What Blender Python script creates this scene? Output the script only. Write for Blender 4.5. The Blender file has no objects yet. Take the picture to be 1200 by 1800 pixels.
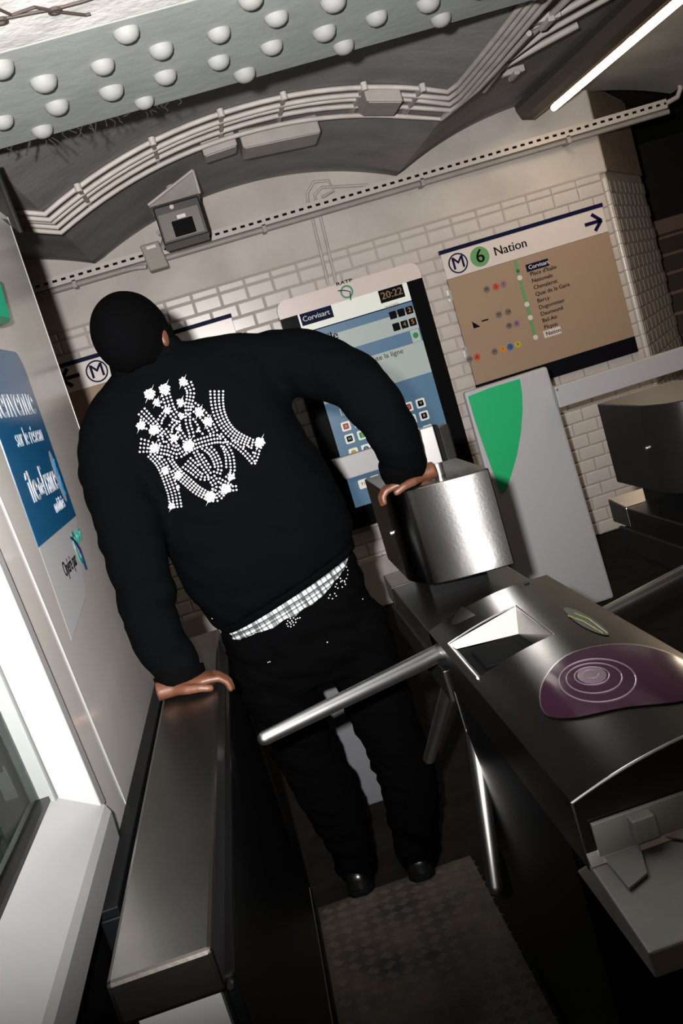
import bpy, bmesh, math, random
from mathutils import Vector, Matrix, noise
from mathutils.bvhtree import BVHTree
random.seed(4)
S = bpy.context.scene
COL = S.collection
PI = math.pi

# ------------------------------------------------------------ camera, world, flash, exposure
F_PX, EYE = 1750.0, 1.45
CM = Matrix(((0.95088638, -0.1152524, -0.28728378), (-0.30056748, -0.12194441, -0.94593274), (0.07398837, 0.98582272, -0.15059641)))
cam_d = bpy.data.cameras.new('camera'); cam = bpy.data.objects.new('camera', cam_d); COL.objects.link(cam)
cam_d.sensor_fit = 'VERTICAL'; cam_d.sensor_height = 36.0; cam_d.lens = 35.0; cam_d.clip_start = 0.05
rm = Matrix((CM[0], -CM[1], -CM[2])).transposed().to_4x4(); rm.translation = (0, 0, EYE)
cam.matrix_world = rm
S.camera = cam
W = bpy.data.worlds.new('world'); S.world = W; W.use_nodes = True
W.node_tree.nodes['Background'].inputs[0].default_value = (1.0, 0.71, 0.45, 1)
W.node_tree.nodes['Background'].inputs[1].default_value = 0.085
fl_d = bpy.data.lights.new('camera_flash', 'SPOT'); fl = bpy.data.objects.new('camera_flash', fl_d); COL.objects.link(fl)
fl_d.energy = 900; fl_d.shadow_soft_size = 0.022; fl_d.spot_size = math.radians(84); fl_d.spot_blend = 1.0
fl_d.color = (1.0, 0.95, 0.92)
fl.location = (-0.095, -0.02, EYE + 0.10)
fl.rotation_euler = (Vector((-0.15, 5.2, 0.30))).to_track_quat('-Z', 'Y').to_euler()
S.view_settings.view_transform = 'Standard'; S.view_settings.look = 'None'
S.view_settings.exposure = 0.0; S.view_settings.gamma = 1.0; S.view_settings.use_curve_mapping = False

# ------------------------------------------------------------ helpers
def ray(u, v): return CM.transposed() @ Vector(((u - 600) / F_PX, (v - 900) / F_PX, 1))
def at(u, v, Y): w = ray(u, v); w = w * (Y / w.y); return Vector((w.x, w.y, w.z + EYE))
def atz(u, v, Z): w = ray(u, v); w = w * ((Z - EYE) / w.z); return Vector((w.x, w.y, w.z + EYE))
def atx(u, v, X): w = ray(u, v); w = w * (X / w.x); return Vector((w.x, w.y, w.z + EYE))

def lin(c):
    return tuple(((x / 255) / 12.92 if x / 255 <= 0.04045 else ((x / 255 + 0.055) / 1.055) ** 2.4) for x in c)

def mat(name, c, rough=0.5, metal=0.0, spec=0.5, noise_amt=0.0, nscale=20, bump=0.0, bscale=200, emit=None, es=0.0, c2=None, trans=0.0, coat=0.0, stretch=None, aniso=0.0):
    m = bpy.data.materials.new(name); m.use_nodes = True
    nt = m.node_tree; b = nt.nodes['Principled BSDF']
    b.inputs['Base Color'].default_value = (*c, 1); b.inputs['Roughness'].default_value = rough
    b.inputs['Metallic'].default_value = metal; b.inputs['Specular IOR Level'].default_value = spec
    b.inputs['Coat Weight'].default_value = coat; b.inputs['Coat Roughness'].default_value = 0.06
    b.inputs['Transmission Weight'].default_value = trans
    if aniso: b.inputs['Anisotropic'].default_value = abs(aniso); b.inputs['Anisotropic Rotation'].default_value = .25 if aniso < 0 else 0
    if emit: b.inputs['Emission Color'].default_value = (*emit, 1); b.inputs['Emission Strength'].default_value = es
    tc = nt.nodes.new('ShaderNodeTexCoord'); vec = tc.outputs['Object']
    if stretch:
        mp = nt.nodes.new('ShaderNodeMapping'); mp.inputs['Scale'].default_value = stretch
        nt.links.new(vec, mp.inputs[0]); vec = mp.outputs[0]
    if noise_amt or c2:
        n = nt.nodes.new('ShaderNodeTexNoise'); n.inputs['Scale'].default_value = nscale; n.inputs['Detail'].default_value = 6
        nt.links.new(vec, n.inputs['Vector'])
        r = nt.nodes.new('ShaderNodeValToRGB'); r.color_ramp.elements[0].position = 0.35; r.color_ramp.elements[1].position = 0.68
        k = c2 if c2 else tuple(x * (1 - noise_amt) for x in c)
        r.color_ramp.elements[0].color = (*c, 1); r.color_ramp.elements[1].color = (*k, 1)
        nt.links.new(n.outputs['Fac'], r.inputs[0]); nt.links.new(r.outputs[0], b.inputs['Base Color'])
    if bump:
        n = nt.nodes.new('ShaderNodeTexNoise'); n.inputs['Scale'].default_value = bscale; n.inputs['Detail'].default_value = 4
        nt.links.new(vec, n.inputs['Vector'])
        bp = nt.nodes.new('ShaderNodeBump'); bp.inputs['Strength'].default_value = bump; bp.inputs['Distance'].default_value = 0.004
        nt.links.new(n.outputs['Fac'], bp.inputs['Height']); nt.links.new(bp.outputs[0], b.inputs['Normal'])
    return m

M = dict(
    tile=mat('glazed_tile', (.52, .485, .455), .25, noise_amt=.12, nscale=6),
    grout=mat('grout', (.36, .32, .28), .8),
    plaster=mat('wall_plaster', (.50, .465, .43), .7, noise_amt=.22, nscale=3, bump=.25, bscale=40),
    skirt=mat('skirting', (.34, .32, .31), .5, noise_amt=.2, nscale=5),
    vault=mat('vault_paint', (.27, .262, .255), .75, noise_amt=.3, nscale=4, bump=.5, bscale=30),
    girder=mat('girder_paint', (.30, .328, .315), .6, spec=.3, noise_amt=.12, nscale=6, bump=.35, bscale=25),
    rivet=mat('rivet_paint', (.20, .207, .20), .65, spec=.25, bump=.15, bscale=60),
    ceil=mat('ceiling_plaster', (.62, .62, .60), .8, spec=.2, noise_amt=.35, nscale=9, bump=.7, bscale=45),
    conduit=mat('painted_conduit', (.46, .43, .40), .55, noise_amt=.2, nscale=12),
    boxg=mat('grey_box_paint', (.30, .28, .26), .5, noise_amt=.15, nscale=10),
    tray=mat('tray_steel', (.45, .41, .38), .5),
    floor=mat('floor_asphalt', (.012, .010, .0085), .85, spec=.1, noise_amt=.4, nscale=14, bump=.4, bscale=120),
    plate=mat('chequer_steel', (.075, .060, .046), .5, spec=.3, c2=(.028, .026, .025), nscale=7, bump=.15),
    tread=mat('tread_steel', (.085, .072, .060), .42, spec=.4),
    steel=mat('brushed_steel', (.44, .43, .41), .30, 1.0, noise_amt=.12, nscale=14, bump=.04, bscale=90, stretch=(1, 14, 1)),
    hood=mat('hood_steel', (.10, .097, .088), .28, 1.0, noise_amt=.25, nscale=7, bump=.03, bscale=120),
    post=mat('post_steel', (.20, .20, .197), .26, 1.0, noise_amt=.1, nscale=9, bump=.03, bscale=140, aniso=-.8), satin=mat('satin_steel', (.30, .295, .28), .48, .25, noise_amt=.15, nscale=20),
    arm=mat('arm_steel', (.74, .74, .74), .30, 1.0, noise_amt=.1, nscale=30),
    dark=mat('black_sheet_metal', (.003, .0035, .004), .4, spec=.10),
    darkm=mat('dark_metal', (.035, .035, .035), .4, 0.7, noise_amt=.2, nscale=6),
    matte=mat('matte_black', (.003, .0035, .004), .7, spec=.05),
    rail=mat('rail_cap_steel', (.17, .16, .145), .33, 1.0, noise_amt=.2, nscale=5, bump=.03, bscale=150),
    white=mat('white_lacquer', (.25, .254, .258), .4, noise_amt=.06, nscale=8),
    bead=mat('pale_lacquer', (.17, .185, .18), .4),
    panel=mat('grey_enamel', (.46, .44, .42), .14, spec=.7, noise_amt=.10, nscale=4),
    pylon=mat('pale_grey_paint', (.34, .34, .36), .4),
    leaf=mat('green_leaf_paint', (.012, .33, .12), .35, spec=.3),
    greenbox=mat('green_plastic', (.0, .36, .19), .5, spec=.1),
    blue=mat('blue_print', (.006, .085, .20), .18, spec=.6),
    greyprint=mat('grey_print', (.24, .27, .31), .4, spec=.2), film=mat('pale_film', (.43, .435, .455), .2),
    ink=mat('dark_ink', (.004, .004, .006), .6, spec=.04),
    navy=mat('navy_print', (.006, .008, .035), .5, spec=.04),
    signw=mat('sign_white', (.60, .55, .53), .3),
    signt=mat('sign_tan', (.30, .215, .15), .5, spec=.2),
    g6=mat('line_green', (.10, .28, .10), .4),
    red=mat('print_red', (.45, .05, .02), .4), orange=mat('print_orange', (.55, .20, .02), .4), mauve=mat('print_mauve', (.22, .12, .18), .4),
    yellow=mat('print_yellow', (.42, .34, .02), .4), pblue=mat('print_blue', (.02, .10, .30), .4), pgrey=mat('print_grey', (.14, .11, .09), .5),
    headw=mat('screen_header_white', (.60, .53, .50), .3),
    glassb=mat('black_bezel', (.004, .0045, .005), .2, spec=.06),
    teal=mat('teal_print', (.0, .20, .15), .4),
    purple=mat('purple_target', (.034, .011, .025), .12, spec=.5, coat=.4),
    swirl=mat('target_rings', (.15, .115, .14), .3),
    lampg=mat('lamp_tube', (1, 1, 1), .4, emit=(1, .84, .64), es=16.0),
    lampbody=mat('lamp_housing', (.05, .042, .035), .5),
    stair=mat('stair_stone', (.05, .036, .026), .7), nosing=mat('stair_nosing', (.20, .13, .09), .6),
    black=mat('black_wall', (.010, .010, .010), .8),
    jacket=mat('black_jacket', (.0011, .0014, .0017), .9, spec=.02, bump=.2, bscale=600),
    cap=mat('black_knit', (.0009, .0010, .0012), .9, spec=.02, bump=.3, bscale=500),
    pants=mat('black_denim', (.0008, .0009, .0011), .9, spec=.02, bump=.2, bscale=500),
    shoe=mat('black_leather', (.004, .004, .004), .25, spec=.5),
    skin=mat('brown_skin', (.085, .031, .015), .5, noise_amt=.2, nscale=40, bump=.15, bscale=180),
    eye=mat('eye_white', (.6, .58, .55), .2), stone=mat('rhinestone', (.37, .37, .395), .35, spec=.4),
    glass=None, lcdw=None)
def emis(name, c, e):
    return mat(name, tuple(x * .25 for x in c), .25, emit=c, es=e)
M['lcdw'] = emis('backlit_white', lin((172, 182, 178)), .62)
M['lcdb'] = emis('backlit_blue', lin((88, 120, 146)), .62)
M['lcdd'] = emis('backlit_grey', lin((206, 206, 196)), .9)
M['led'] = emis('led_orange', (.55, .16, .05), .7)
M['ledy'] = emis('led_yellow', (.30, .20, .10), .4)
M['lcdg'] = emis('backlit_green', (.02, .25, .06), .6); M['lcdr'] = emis('backlit_red', (.35, .03, .03), .6)
M['lcdo'] = emis('backlit_orange', (.55, .25, .03), .6); M['lcdn'] = emis('backlit_navy', (.02, .07, .25), .6)
gm = bpy.data.materials.new('window_glass'); gm.use_nodes = True
gb = gm.node_tree.nodes['Principled BSDF']; gb.inputs['Base Color'].default_value = (.8, .85, .83, 1)
gb.inputs['Transmission Weight'].default_value = 1; gb.inputs['Roughness'].default_value = .02; gb.inputs['IOR'].default_value = 1.06
M['glass'] = gm
# plaid cotton of the shorts
pm = bpy.data.materials.new('plaid_cotton'); pm.use_nodes = True; nt = pm.node_tree; b = nt.nodes['Principled BSDF']; b.inputs['Roughness'].default_value = .8
tc = nt.nodes.new('ShaderNodeTexCoord'); acc = None
for ax in ('BANDS_DIRECTION_X', 'z'):
    for sc, th in ((22.0, .86), (7.0, .93)):
        w = nt.nodes.new('ShaderNodeTexWave'); w.bands_direction = 'X' if ax != 'z' else 'Z'
        w.inputs['Scale'].default_value = sc; w.inputs['Distortion'].default_value = .6; w.inputs['Detail Scale'].default_value = 1.2
        mp = nt.nodes.new('ShaderNodeMapping'); mp.inputs['Rotation'].default_value = (0, math.radians(14), 0)
        nt.links.new(tc.outputs['Object'], mp.inputs[0]); nt.links.new(mp.outputs[0], w.inputs[0])
        g = nt.nodes.new('ShaderNodeMath'); g.operation = 'GREATER_THAN'; g.inputs[1].default_value = th - .02
        nt.links.new(w.outputs['Fac'], g.inputs[0])
        if acc is None: acc = g.outputs[0]
        else:
            a = nt.nodes.new('ShaderNodeMath'); a.operation = 'ADD'; nt.links.new(acc, a.inputs[0]); nt.links.new(g.outputs[0], a.inputs[1]); acc = a.outputs[0]
r = nt.nodes.new('ShaderNodeValToRGB'); r.color_ramp.elements[0].color = (.36, .40, .39, 1); r.color_ramp.elements[1].color = (.02, .024, .03, 1)
r.color_ramp.elements[1].position = .62; dv = nt.nodes.new('ShaderNodeMath'); dv.operation = 'MULTIPLY'; dv.inputs[1].default_value = .45
nt.links.new(acc, dv.inputs[0]); nt.links.new(dv.outputs[0], r.inputs[0]); nt.links.new(r.outputs[0], b.inputs['Base Color']); M['plaid'] = pm

class MB:
    def __init__(s): s.v = []; s.f = []
    def add(s, vs, fs):
        o = len(s.v); s.v += [tuple(v) for v in vs]; s.f += [tuple(i + o for i in f) for f in fs]; return s
    def box(s, a, b):
        (x0, y0, z0), (x1, y1, z1) = a, b
        x0, x1 = min(x0, x1), max(x0, x1); y0, y1 = min(y0, y1), max(y0, y1); z0, z1 = min(z0, z1), max(z0, z1)
        return s.add([(x0, y0, z0), (x1, y0, z0), (x1, y1, z0), (x0, y1, z0), (x0, y0, z1), (x1, y0, z1), (x1, y1, z1), (x0, y1, z1)],
                     [(0, 3, 2, 1), (4, 5, 6, 7), (0, 1, 5, 4), (1, 2, 6, 5), (2, 3, 7, 6), (3, 0, 4, 7)])
    def hexa(s, p):   # eight corners, bottom four then top four (counter-clockwise)
        return s.add(p, [(0, 3, 2, 1), (4, 5, 6, 7), (0, 1, 5, 4), (1, 2, 6, 5), (2, 3, 7, 6), (3, 0, 4, 7)])
    def prism(s, poly, vec):
        n = len(poly); vec = Vector(vec); P = [Vector(p) for p in poly]
        vs = P + [p + vec for p in P]
        return s.add(vs, [tuple(range(n))[::-1], tuple(range(n, 2 * n))] + [(i, (i + 1) % n, n + (i + 1) % n, n + i) for i in range(n)])
    def loft(s, rings, cap=True):
        n = len(rings[0]); vs = [p for r in rings for p in r]; fs = []
        for k in range(len(rings) - 1):
            for i in range(n): j = (i + 1) % n; fs.append((k * n + i, k * n + j, (k + 1) * n + j, (k + 1) * n + i))
        if cap: fs.append(tuple(range(n))[::-1]); fs.append(tuple(range((len(rings) - 1) * n, len(rings) * n)))
        return s.add(vs, fs)
    def tube(s, pts, r, n=10, cap=True, round_end=False):
        P = [Vector(p) for p in pts]; R = list(r) if hasattr(r, '__len__') else [r] * len(P)
        if round_end:
            for e in (0, -1):
                d = (P[0] - P[1]).normalized() if e == 0 else (P[-1] - P[-2]).normalized(); rr = R[e]; base = P[e]
                ext = [(base + d * rr * math.sin(a), rr * math.cos(a)) for a in (.45, .85, 1.2, 1.45)]
                if e == 0:
                    for q, w in ext: P.insert(0, q); R.insert(0, w)
                else:
                    for q, w in ext: P.append(q); R.append(w)
        rings = []; up = None
        for i, p in enumerate(P):
            t = (P[min(i + 1, len(P) - 1)] - P[max(i - 1, 0)]).normalized()
            if up is None: up = t.orthogonal().normalized()
            up = (up - t * up.dot(t)).normalized(); w = t.cross(up)
            rings.append([p + (up * math.cos(2 * PI * k / n) + w * math.sin(2 * PI * k / n)) * R[i] for k in range(n)])
        return s.loft(rings, cap)
    def ell(s, c, ax, n=20, m=12):
        c = Vector(c); X, Y, Z = [Vector(a) for a in ax]; rings = []
        for j in range(m + 1):
            t = PI * (j + .02) / (m + .04); rings.append([c + (X * math.cos(2 * PI * k / n) + Y * math.sin(2 * PI * k / n)) * math.sin(t) - Z * math.cos(t) for k in range(n)])
        return s.loft(rings)
    def disc(s, c, r, nrm, th=.001, n=24, ry=None, up=(0, 0, 1)):
        nrm = Vector(nrm).normalized(); u = Vector(up).cross(nrm)
        if u.length < .01: u = Vector((1, 0, 0))
        u.normalize(); w = nrm.cross(u); ry = ry or r
        return s.prism([Vector(c) + u * r * math.cos(2 * PI * k / n) + w * ry * math.sin(2 * PI * k / n) for k in range(n)], nrm * th)
    def ring(s, c, r0, r1, nrm, th=.001, n=32, a0=0, a1=2 * PI):
        nrm = Vector(nrm).normalized(); u = Vector((0, 0, 1)).cross(nrm)
        if u.length < .01: u = Vector((1, 0, 0))
        u.normalize(); w = nrm.cross(u); c = Vector(c)
        for k in range(n):
            A = a0 + (a1 - a0) * k / n; B = a0 + (a1 - a0) * (k + 1) / n
            s.prism([c + (u * math.cos(t) + w * math.sin(t)) * q for t, q in ((A, r0), (A, r1), (B, r1), (B, r0))], nrm * th)
        return s
    def mesh(s, name, smooth=None):
        me = bpy.data.meshes.new(name); me.from_pydata(s.v, [], s.f); me.validate()
        bm = bmesh.new(); bm.from_mesh(me); bmesh.ops.recalc_face_normals(bm, faces=bm.faces); bm.to_mesh(me); bm.free()
        if smooth:
            me.polygons.foreach_set('use_smooth', [True] * len(me.polygons)); me.set_sharp_from_angle(angle=math.radians(smooth))
        return me
    def build(s, name, m, parent=None, smooth=None, bevel=0, kind=None, label=None):
        o = link(name, s.mesh(name, smooth), m, parent)
        if bevel:
            md = o.modifiers.new('bevel', 'BEVEL'); md.width = bevel; md.segments = 2; md.limit_method = 'ANGLE'; md.angle_limit = math.radians(35)
        if kind: o['kind'] = kind
        if label: o['label'] = label
        return o

def link(name, me, m, parent=None, loc=None):
    o = bpy.data.objects.new(name, me); COL.objects.link(o)
    if m and not me.materials: me.materials.append(m)
    if loc is not None: o.location = loc
    if parent is not None: own(o, parent)
    return o
def wl(o):     # world location of a chain of unrotated empties / meshes built in world space
    return Vector(o['_w']) if '_w' in o else Vector((0, 0, 0))
def own(o, parent):
    o.parent = parent
    if parent.type == 'EMPTY': o.matrix_parent_inverse = Matrix.Translation(-parent.location)
def thing(name, loc, label, cat, group=None):
    o = bpy.data.objects.new(name, None); COL.objects.link(o); o.location = loc; o.empty_display_size = .1
    o['label'] = label; o['category'] = cat
    if group: o['group'] = group
    return o
def tag(o, label, cat, group=None):
    o['label'] = label; o['category'] = cat
    if group: o['group'] = group
    return o
RX = Matrix(((1, 0, 0), (0, 0, -1), (0, 1, 0)))     # lettering on a wall facing the viewer (-Y)
RY = Matrix(((0, 0, 1), (1, 0, 0), (0, 1, 0)))      # lettering on the booth side, facing +X
def text(s, size, p, m, parent, R=RX, name='lettering', ax='LEFT', th=.0003, bold=0.0, sx=1.0, rot=0.0):
    cu = bpy.data.curves.new('t', 'FONT'); cu.body = s; cu.size = size; cu.extrude = th; cu.align_x = ax; cu.align_y = 'CENTER'; cu.resolution_u = 3
    o = bpy.data.objects.new('t', cu); COL.objects.link(o)
    dg = bpy.context.evaluated_depsgraph_get(); me = bpy.data.meshes.new_from_object(o.evaluated_get(dg))
    bpy.data.objects.remove(o); bpy.data.curves.remove(cu)
    if bold:
        b_ = bmesh.new(); b_.from_mesh(me); g_ = bmesh.ops.duplicate(b_, geom=b_.verts[:] + b_.edges[:] + b_.faces[:])['geom']
        bmesh.ops.translate(b_, verts=[e for e in g_ if isinstance(e, bmesh.types.BMVert)], vec=(size * .028, 0, .0004)); b_.to_mesh(me); b_.free()
    me.name = name; T = Matrix.Translation(Vector(p)) @ (R @ Matrix.Rotation(rot, 3, 'Z')).to_4x4() @ Matrix.Diagonal((sx, 1, 1, 1)); me.transform(T); me.materials.clear()
    return link(name, me, m, parent)
def evalmesh(o):
    dg = bpy.context.evaluated_depsgraph_get(); return bpy.data.meshes.new_from_object(o.evaluated_get(dg))
def fuse(mb, voxel, sm=4, disp=0.0, dscale=9, seed=0):     # one continuous skin out of overlapping closed shapes
    me = mb.mesh('t'); o = bpy.data.objects.new('t', me); COL.objects.link(o)
    r = o.modifiers.new('r', 'REMESH'); r.mode = 'VOXEL'; r.voxel_size = voxel
    s = o.modifiers.new('s', 'SMOOTH'); s.factor = .5; s.iterations = sm
    out = evalmesh(o); bpy.data.objects.remove(o)
    if disp:
        no = [v.normal.copy() for v in out.vertices]
        for v, n in zip(out.vertices, no):
            p = v.co * dscale; q = Vector((p.x + seed, p.y, p.z * 1.9 + .8 * p.x))
            v.co += n * (disp * (abs(noise.noise(q)) * 1.6 - .5 + .4 * noise.noise(q * 2.3)))
    out.polygons.foreach_set('use_smooth', [True] * len(out.polygons)); return out
def struct(o): o['kind'] = 'structure'; return o

# ------------------------------------------------------------ the setting
YW = 5.60
def vz(x): u = ((x + .455) % 1.71) / 1.71; return 2.285 + .185 * (1 - abs(2 * u - 1) ** 2.1)
floor = struct(MB().box((-4, -2.5, -.12), (8, 10, -.002)).build('floor', M['floor']))
# back wall: solid core, plaster band, grout bed, then single tiles
XC = 2.41
wall = MB(); wall.box((-3, YW + .012, 0), (XC, YW + .3, 2.0))
xs = [-3 + i * (XC + 3) / 90 for i in range(91)]
wall_back = struct(wall.build('wall_back', M['grout']))
pl = MB(); prof = [(x, YW, vz(x) + .03) for x in xs]
pl.prism([(-3, YW, 2.0)] + [(XC, YW, 2.0)] + prof[::-1], (0, .28, 0)); pl.build('plaster_band', M['plaster'], wall_back)
MB().box((-3, YW - .006, 1.993), (XC + .003, YW + .02, 2.003)).build('tile_edge_strip', M['grout'], wall_back)

def tile_mesh(w, h, name='tile', d=.007, bev=.008):
    x, z = w / 2 - .0012, h / 2 - .0012
    m = MB(); m.add([(-x, 0, -z), (x, 0, -z), (x, 0, z), (-x, 0, z), (-x + bev, -d, -z + bev), (x - bev, -d, -z + bev), (x - bev, -d, z - bev), (-x + bev, -d, z - bev)],
                    [(4, 5, 6, 7), (0, 1, 5, 4), (1, 2, 6, 5), (2, 3, 7, 6), (3, 0, 4, 7), (0, 3, 2, 1)])
    me = m.mesh(name); me.materials.append(M['tile']); return me
TW, TH = .150, .075
tm = tile_mesh(TW, TH); tmh = tile_mesh(TW / 2, TH); ttop = tile_mesh(TW, .045)
persil = [(165, 575), (205, 515), (260, 515), (310, 600), (400, 562), (480, 565), (590, 592), (680, 655), (740, 760), (750, 830), (700, 850), (620, 740), (500, 700), (620, 940), (660, 1080), (300, 1060), (180, 1000), (140, 820), (200, 680)]
def inside(u, v, poly):
    c = False
    for i in range(len(poly)):
        (x1, y1), (x2, y2) = poly[i], poly[i - 1]
        if (y1 > v) != (y2 > v) and u < (x2 - x1) * (v - y1) / (y2 - y1) + x1: c = not c
    return c
def proj(p): q = CM @ (Vector(p) - Vector((0, 0, EYE))); return 600 + F_PX * q.x / q.z, 900 + F_PX * q.y / q.z
cand = []
nrow = 26
for r in range(nrow):
    z = 1.951 - TH * (r + .5)
    if z < .02: break
    x = XC - .035 - (TW / 2 if r % 2 else 0)
    if r % 2: cand.append((XC - .035 - TW / 4, z, tmh))
    while x > -1.05:
        cand.append((x - TW / 2, z, tm)); x -= TW
x = XC - .035
while x > -1.05: cand.append((x - TW / 2, 1.951 + .0225, ttop)); x -= TW
keep = []; rest = []
for (x, z, me) in cand:
    if .42 < x - .06 and x + .06 < 1.22 and .53 < z < 1.80: continue            # behind the screen cabinet
    if 1.38 < x - .06 and x + .06 < 2.31 and 1.00 < z < 1.80: continue          # behind the right-hand plan
    if -.80 < x - .06 and x + .06 < .15 and 1.00 < z < 1.80: continue           # behind the left-hand plan
    u, v = proj((x, YW, z)); hid = inside(u, v, persil) or u < 60 or (u < 330 and v > 700) or (780 < u < 1060 and v > 700 and u < 840 + (v - 700) * .7) or z < .3 and x < 1.5
    (rest if hid else keep).append((x, z, me))
rest = keep[300:] + rest; keep = keep[:300]
for (x, z, me) in keep: link('tile', me, None, wall_back, (x, YW + .0, z))
mb = MB()
for (x, z, me) in rest: mb.add([(v.co.x + x, v.co.y + YW, v.co.z + z) for v in me.vertices], [tuple(p.vertices) for p in me.polygons])
mb.build('tile_field', M['tile'], wall_back, kind='stuff')
cm_ = MB(); cm_.tube([(0, 0, -.036), (0, 0, .036)], .020, 10); cme = cm_.mesh('corner_tile', 40); cme.materials.append(M['tile'])
for i in range(26): link('corner_tile', cme, None, wall_back, (XC - .016, YW + .012, .0375 + .0755 * i))
MB().box((-3, YW - .035, 0), (.98, YW + .01, .285)).build('baseboard_back', M['skirt'], bevel=.008)['kind'] = 'structure'
# angled wall beyond the corner
ang = Vector((.55, .835, 0)).normalized(); nrm = Vector((ang.y, -ang.x, 0)); LA = 1.20
wr = MB(); a0 = Vector((XC, YW + .012, 0)); back = -nrm * .25
wr.prism([a0, a0 + ang * LA, a0 + ang * LA + back, a0 + back], (0, 0, 2.5)); wall_right = struct(wr.build('wall_right', M['grout']))
rz = math.atan2(ang.y, ang.x)
for r in range(26):
    z = 1.951 - TH * (r + .5); n = 7
    for k in range(n + 1):
        s0 = .03 + TW * k - (TW / 2 if r % 2 else 0); s = s0 + TW / 2; me = tm
        if s0 < 0: s = .03 + TW / 4; me = tmh
        if s > LA - .04: continue
        o = link('tile', me, None, wall_right, a0 + ang * s + nrm * .001 + Vector((0, 0, z))); o.rotation_euler = (0, 0, rz); o.scale = (1, .5, 1)
p0 = a0 + nrm * .012
MB().prism([p0 + Vector((0, 0, 2.0)), p0 + ang * LA + Vector((0, 0, 2.0)), p0 + ang * LA + Vector((0, 0, 2.48)), p0 + Vector((0, 0, 2.48))], -nrm * .02).build('plaster_band', mat('shaded_plaster', (.30, .235, .17), .7, noise_amt=.2), wall_right)  # browned base colour paints in the dim warm ambient light on this face

# ceiling: shallow brick vaults painted grey, running front to back
cv = MB(); ny = 14; Y0, Y1 = 2.62, YW + .05; xv = [-2.6 + i * .0475 for i in range(117)]
for j in range(ny + 1):
    for x in xv: cv.v.append((x, Y0 + (Y1 - Y0) * j / ny, vz(x)))
n = len(xv)
for j in range(ny):
    for i in range(n - 1): cv.f.append((j * n + i, j * n + i + 1, (j + 1) * n + i + 1, (j + 1) * n + i))
nv = len(cv.v); cv.v += [(x, y, z + .05) for x, y, z in cv.v]; cv.f += [tuple(nv + i for i in f[::-1]) for f in cv.f]
ceiling = struct(cv.build('ceiling', M['vault'], smooth=30))
cc = MB().box((-3, -.6, 2.201), (5, 2.111, 2.4)).build('plaster_slab', M['ceil'], ceiling)
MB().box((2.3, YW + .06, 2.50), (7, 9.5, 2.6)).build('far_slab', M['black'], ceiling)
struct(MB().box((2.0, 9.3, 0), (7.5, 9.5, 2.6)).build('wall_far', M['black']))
# ------------------------------------------------------------ riveted girder
t = thing('steel_girder', (.4, 2.43, 2.2), 'grey-green painted steel girder studded with rows of round rivets, across the ceiling', 'girder')
g = MB(); g.box((-2.6, 2.112, 2.2), (4.2, 2.745, 2.222)); g.build('flange', M['girder'], t, bevel=.004)
MB().box((-2.6, 2.34, 2.222), (4.2, 2.50, 2.6)).build('web', M['girder'], t)
rv = MB(); rings = []
for k, (h, r_) in enumerate(((.006, .030), (0, .029), (-.008, .0275), (-.017, .0225), (-.023, .014), (-.0255, .004))):
    rings.append([(r_ * math.cos(a * PI / 8), r_ * math.sin(a * PI / 8), h) for a in range(16)])
rv.loft(rings); rme = rv.mesh('rivet', 60); rme.materials.append(M['rivet'])
PX = .1325
for Y, xo, st in ((2.667, .024, 2), (2.512, -.044, 1), (2.326, -.042, 1), (2.176, .027, 2)):
    for k in range(-6, 13):
        x = xo + k * PX * st
        if not -.6 < x < 1.45: continue
        o = link('rivet', rme, None, t, (x, Y, 2.2)); s_ = random.uniform(.88, 1.05); o.scale = (s_ * 1.05, s_, s_); o.rotation_euler = (0, 0, random.uniform(0, 6))
# loose wires against the plaster at the near edge of the girder
for i, (pts, lab) in enumerate((([(-40, 42), (0, 34), (60, 22), (95, 16), (140, 4), (190, -12)], 'rusty wire trailing over the white plaster beside the girder, upper strand with knot'),
                              ([(-20, 8), (20, 26), (60, 12), (100, 20), (150, 26), (158, 24)], 'short rusty wire hooked below the upper strand on the white plaster'))):
    w_ = MB(); w_.tube([atz(u, v, 2.196 - .003 * i) for u, v in pts], .0028, 6)
    if i == 0:
        for u, v in ((0, 34), (95, 16)): w_.ring(atz(u, v, 2.197), .008, .013, (0, 0, -1), .006, 12)
    tag(w_.build('loose_wire', mat('rusty_wire', (.035, .025, .02), .7)), lab, 'wire')

fr = MB()
for k in range(26):
    x = -.34 + .018 * k + random.uniform(-.012, .012); z = 2.2; L = random.uniform(.015, .05) * (1.2 if k < 14 else .5); p = Vector((x, 2.748, z + .012))
    q = [p]
    for j in range(4): p = p + Vector((random.uniform(-.012, .012), random.uniform(0, .012), -L / 4)); q.append(p.copy())
    fr.tube(q, .0016, 5)
fo = tag(fr.build('root_fringe', mat('dead_roots', (.02, .015, .011), .9)), 'thin dark root fibres hanging from the far edge of the riveted girder', 'roots'); fo['kind'] = 'stuff'
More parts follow.
